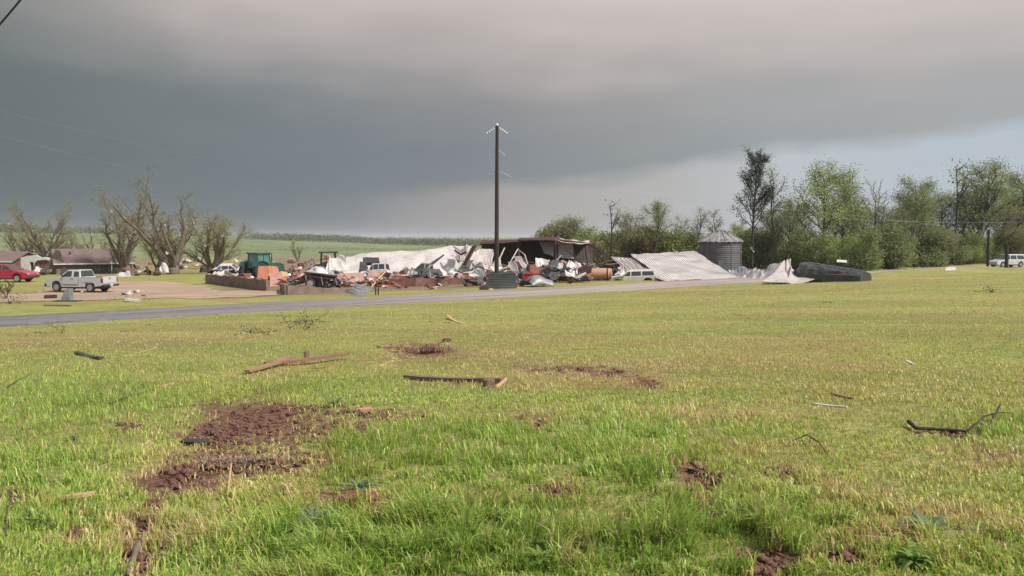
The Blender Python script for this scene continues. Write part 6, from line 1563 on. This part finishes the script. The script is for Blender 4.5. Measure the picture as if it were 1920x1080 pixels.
for k, (px, py, nn, lab) in enumerate([(556, 618, 7, 'leafy torn branch lying on the lawn near the lane'), (590, 606, 6, 'paler leafy twig pile right beside the leafy torn branch'), (470, 628, 4, 'sparse leafy twig left of the leafy torn branch'), (100, 625, 6, 'leafy twig pile by the lane at the far left'), (1850, 548, 5, 'leafy twig scatter on the upper right lawn')]):
    rg = random.Random(400 + k); t = thing('leafy_branch', lab, 'branch', G(px, py)); mb = MB(); tp = []
    for q in range(nn):
        a = rg.uniform(0, 6.28); p2, r2, d2 = limb(mb, rg, (rg.uniform(-.6, .6), rg.uniform(-.4, .4), .03), (math.cos(a), math.sin(a), .18), rg.uniform(.4, .9), .012, .004, 4, .25, 0, 4); tp += p2[2:]
    mb.obj('twig', MT['bark_dark'], t); link('foliage', leaves_mesh('foliage', tp, 9, .09, .06, LF['dark' if k % 2 == 0 else 'olive'], 400 + k), t)
# broad leaved weeds and seeding grass tussocks near the viewer
def rosette(lab, px, py, n, L, m, seed, wdt=.03):
    rg = random.Random(seed); mb = MB()
    for k in range(n):
        a = rg.uniform(0, 6.28); tl = rg.uniform(.25, 1.1); l = L * rg.uniform(.6, 1.1); dx, dy = math.cos(a), math.sin(a); w_ = wdt * rg.uniform(.7, 1.2)
        pts = []
        for i in range(6):
            f = i / 5; ang_ = tl + f * .9; rr = l * f
            c_ = Vector((dx * math.sin(ang_) * rr, dy * math.sin(ang_) * rr, math.cos(ang_) * rr + .01 + .03 * f)); ww = w_ * math.sin(math.pi * min(.98, f * .85 + .12))
            pts.append((c_ + Vector((-dy, dx, 0)) * ww, c_ - Vector((-dy, dx, 0)) * ww))
        b0 = len(mb.v)
        for p, q in pts: mb.v += [tuple(p), tuple(q)]
        for i in range(5): mb.f.append((b0 + 2 * i, b0 + 2 * i + 1, b0 + 2 * i + 3, b0 + 2 * i + 2))
    me = bpy.data.meshes.new('weed'); me.from_pydata(mb.v, [], mb.f); me.materials.append(m); o = link('weed', me); o.location = G(px, py); return tag(o, lab, 'weed')
LF['weedgrey'] = leafmat('leaf_weedgrey', (0.11, 0.17, 0.085), (0.20, 0.27, 0.15), None, 8)
LF['weedgreen'] = leafmat('leaf_weedgreen', (0.12, 0.22, 0.045), (0.22, 0.33, 0.08), None, 8)
rosette('grey green upright weed right above the largest red brick piece', 674, 925, 34, .20, LF['weedgrey'], 1, .012)
rosette('spreading grey green weed left of the bottom centre', 590, 985, 46, .22, LF['weedgrey'], 2, .012)
rosette('second spreading grey green weed just below the first', 560, 1010, 30, .18, LF['weedgrey'], 3, .012)
rosette('pale green broad leaved weed at the lower right', 1735, 1000, 26, .16, LF['weedgrey'], 4, .018)
rosette('bright broad leaved weed near the bottom right corner', 1715, 1060, 24, .15, LF['weedgreen'], 5, .02)
rosette('bright leafy weed at the bottom edge right of centre', 1015, 1060, 40, .13, LF['weedgreen'], 6, .018)
rosette('small bluish weed between soil patches left of centre', 628, 762, 22, .22, LF['weedgrey'], 7, .014)

# ------------------------------------------------------------------ damp air
hm = bpy.data.materials.new('haze_air'); hm.use_nodes = True
hn_ = hm.node_tree; hn_.nodes.clear()
pv = hn_.nodes.new('ShaderNodeVolumePrincipled'); pv.inputs['Color'].default_value = (0.80, 0.82, 0.85, 1); pv.inputs['Density'].default_value = 0.0002
ho = hn_.nodes.new('ShaderNodeOutputMaterial'); hn_.links.new(pv.outputs[0], ho.inputs['Volume'])
hb = MB().box((0, 0, 11), (19000, 19000, 32)).obj('haze', None); hb.data.materials.append(hm); tag(hb, 'thin damp haze over the far pasture', 'haze', kind='stuff')
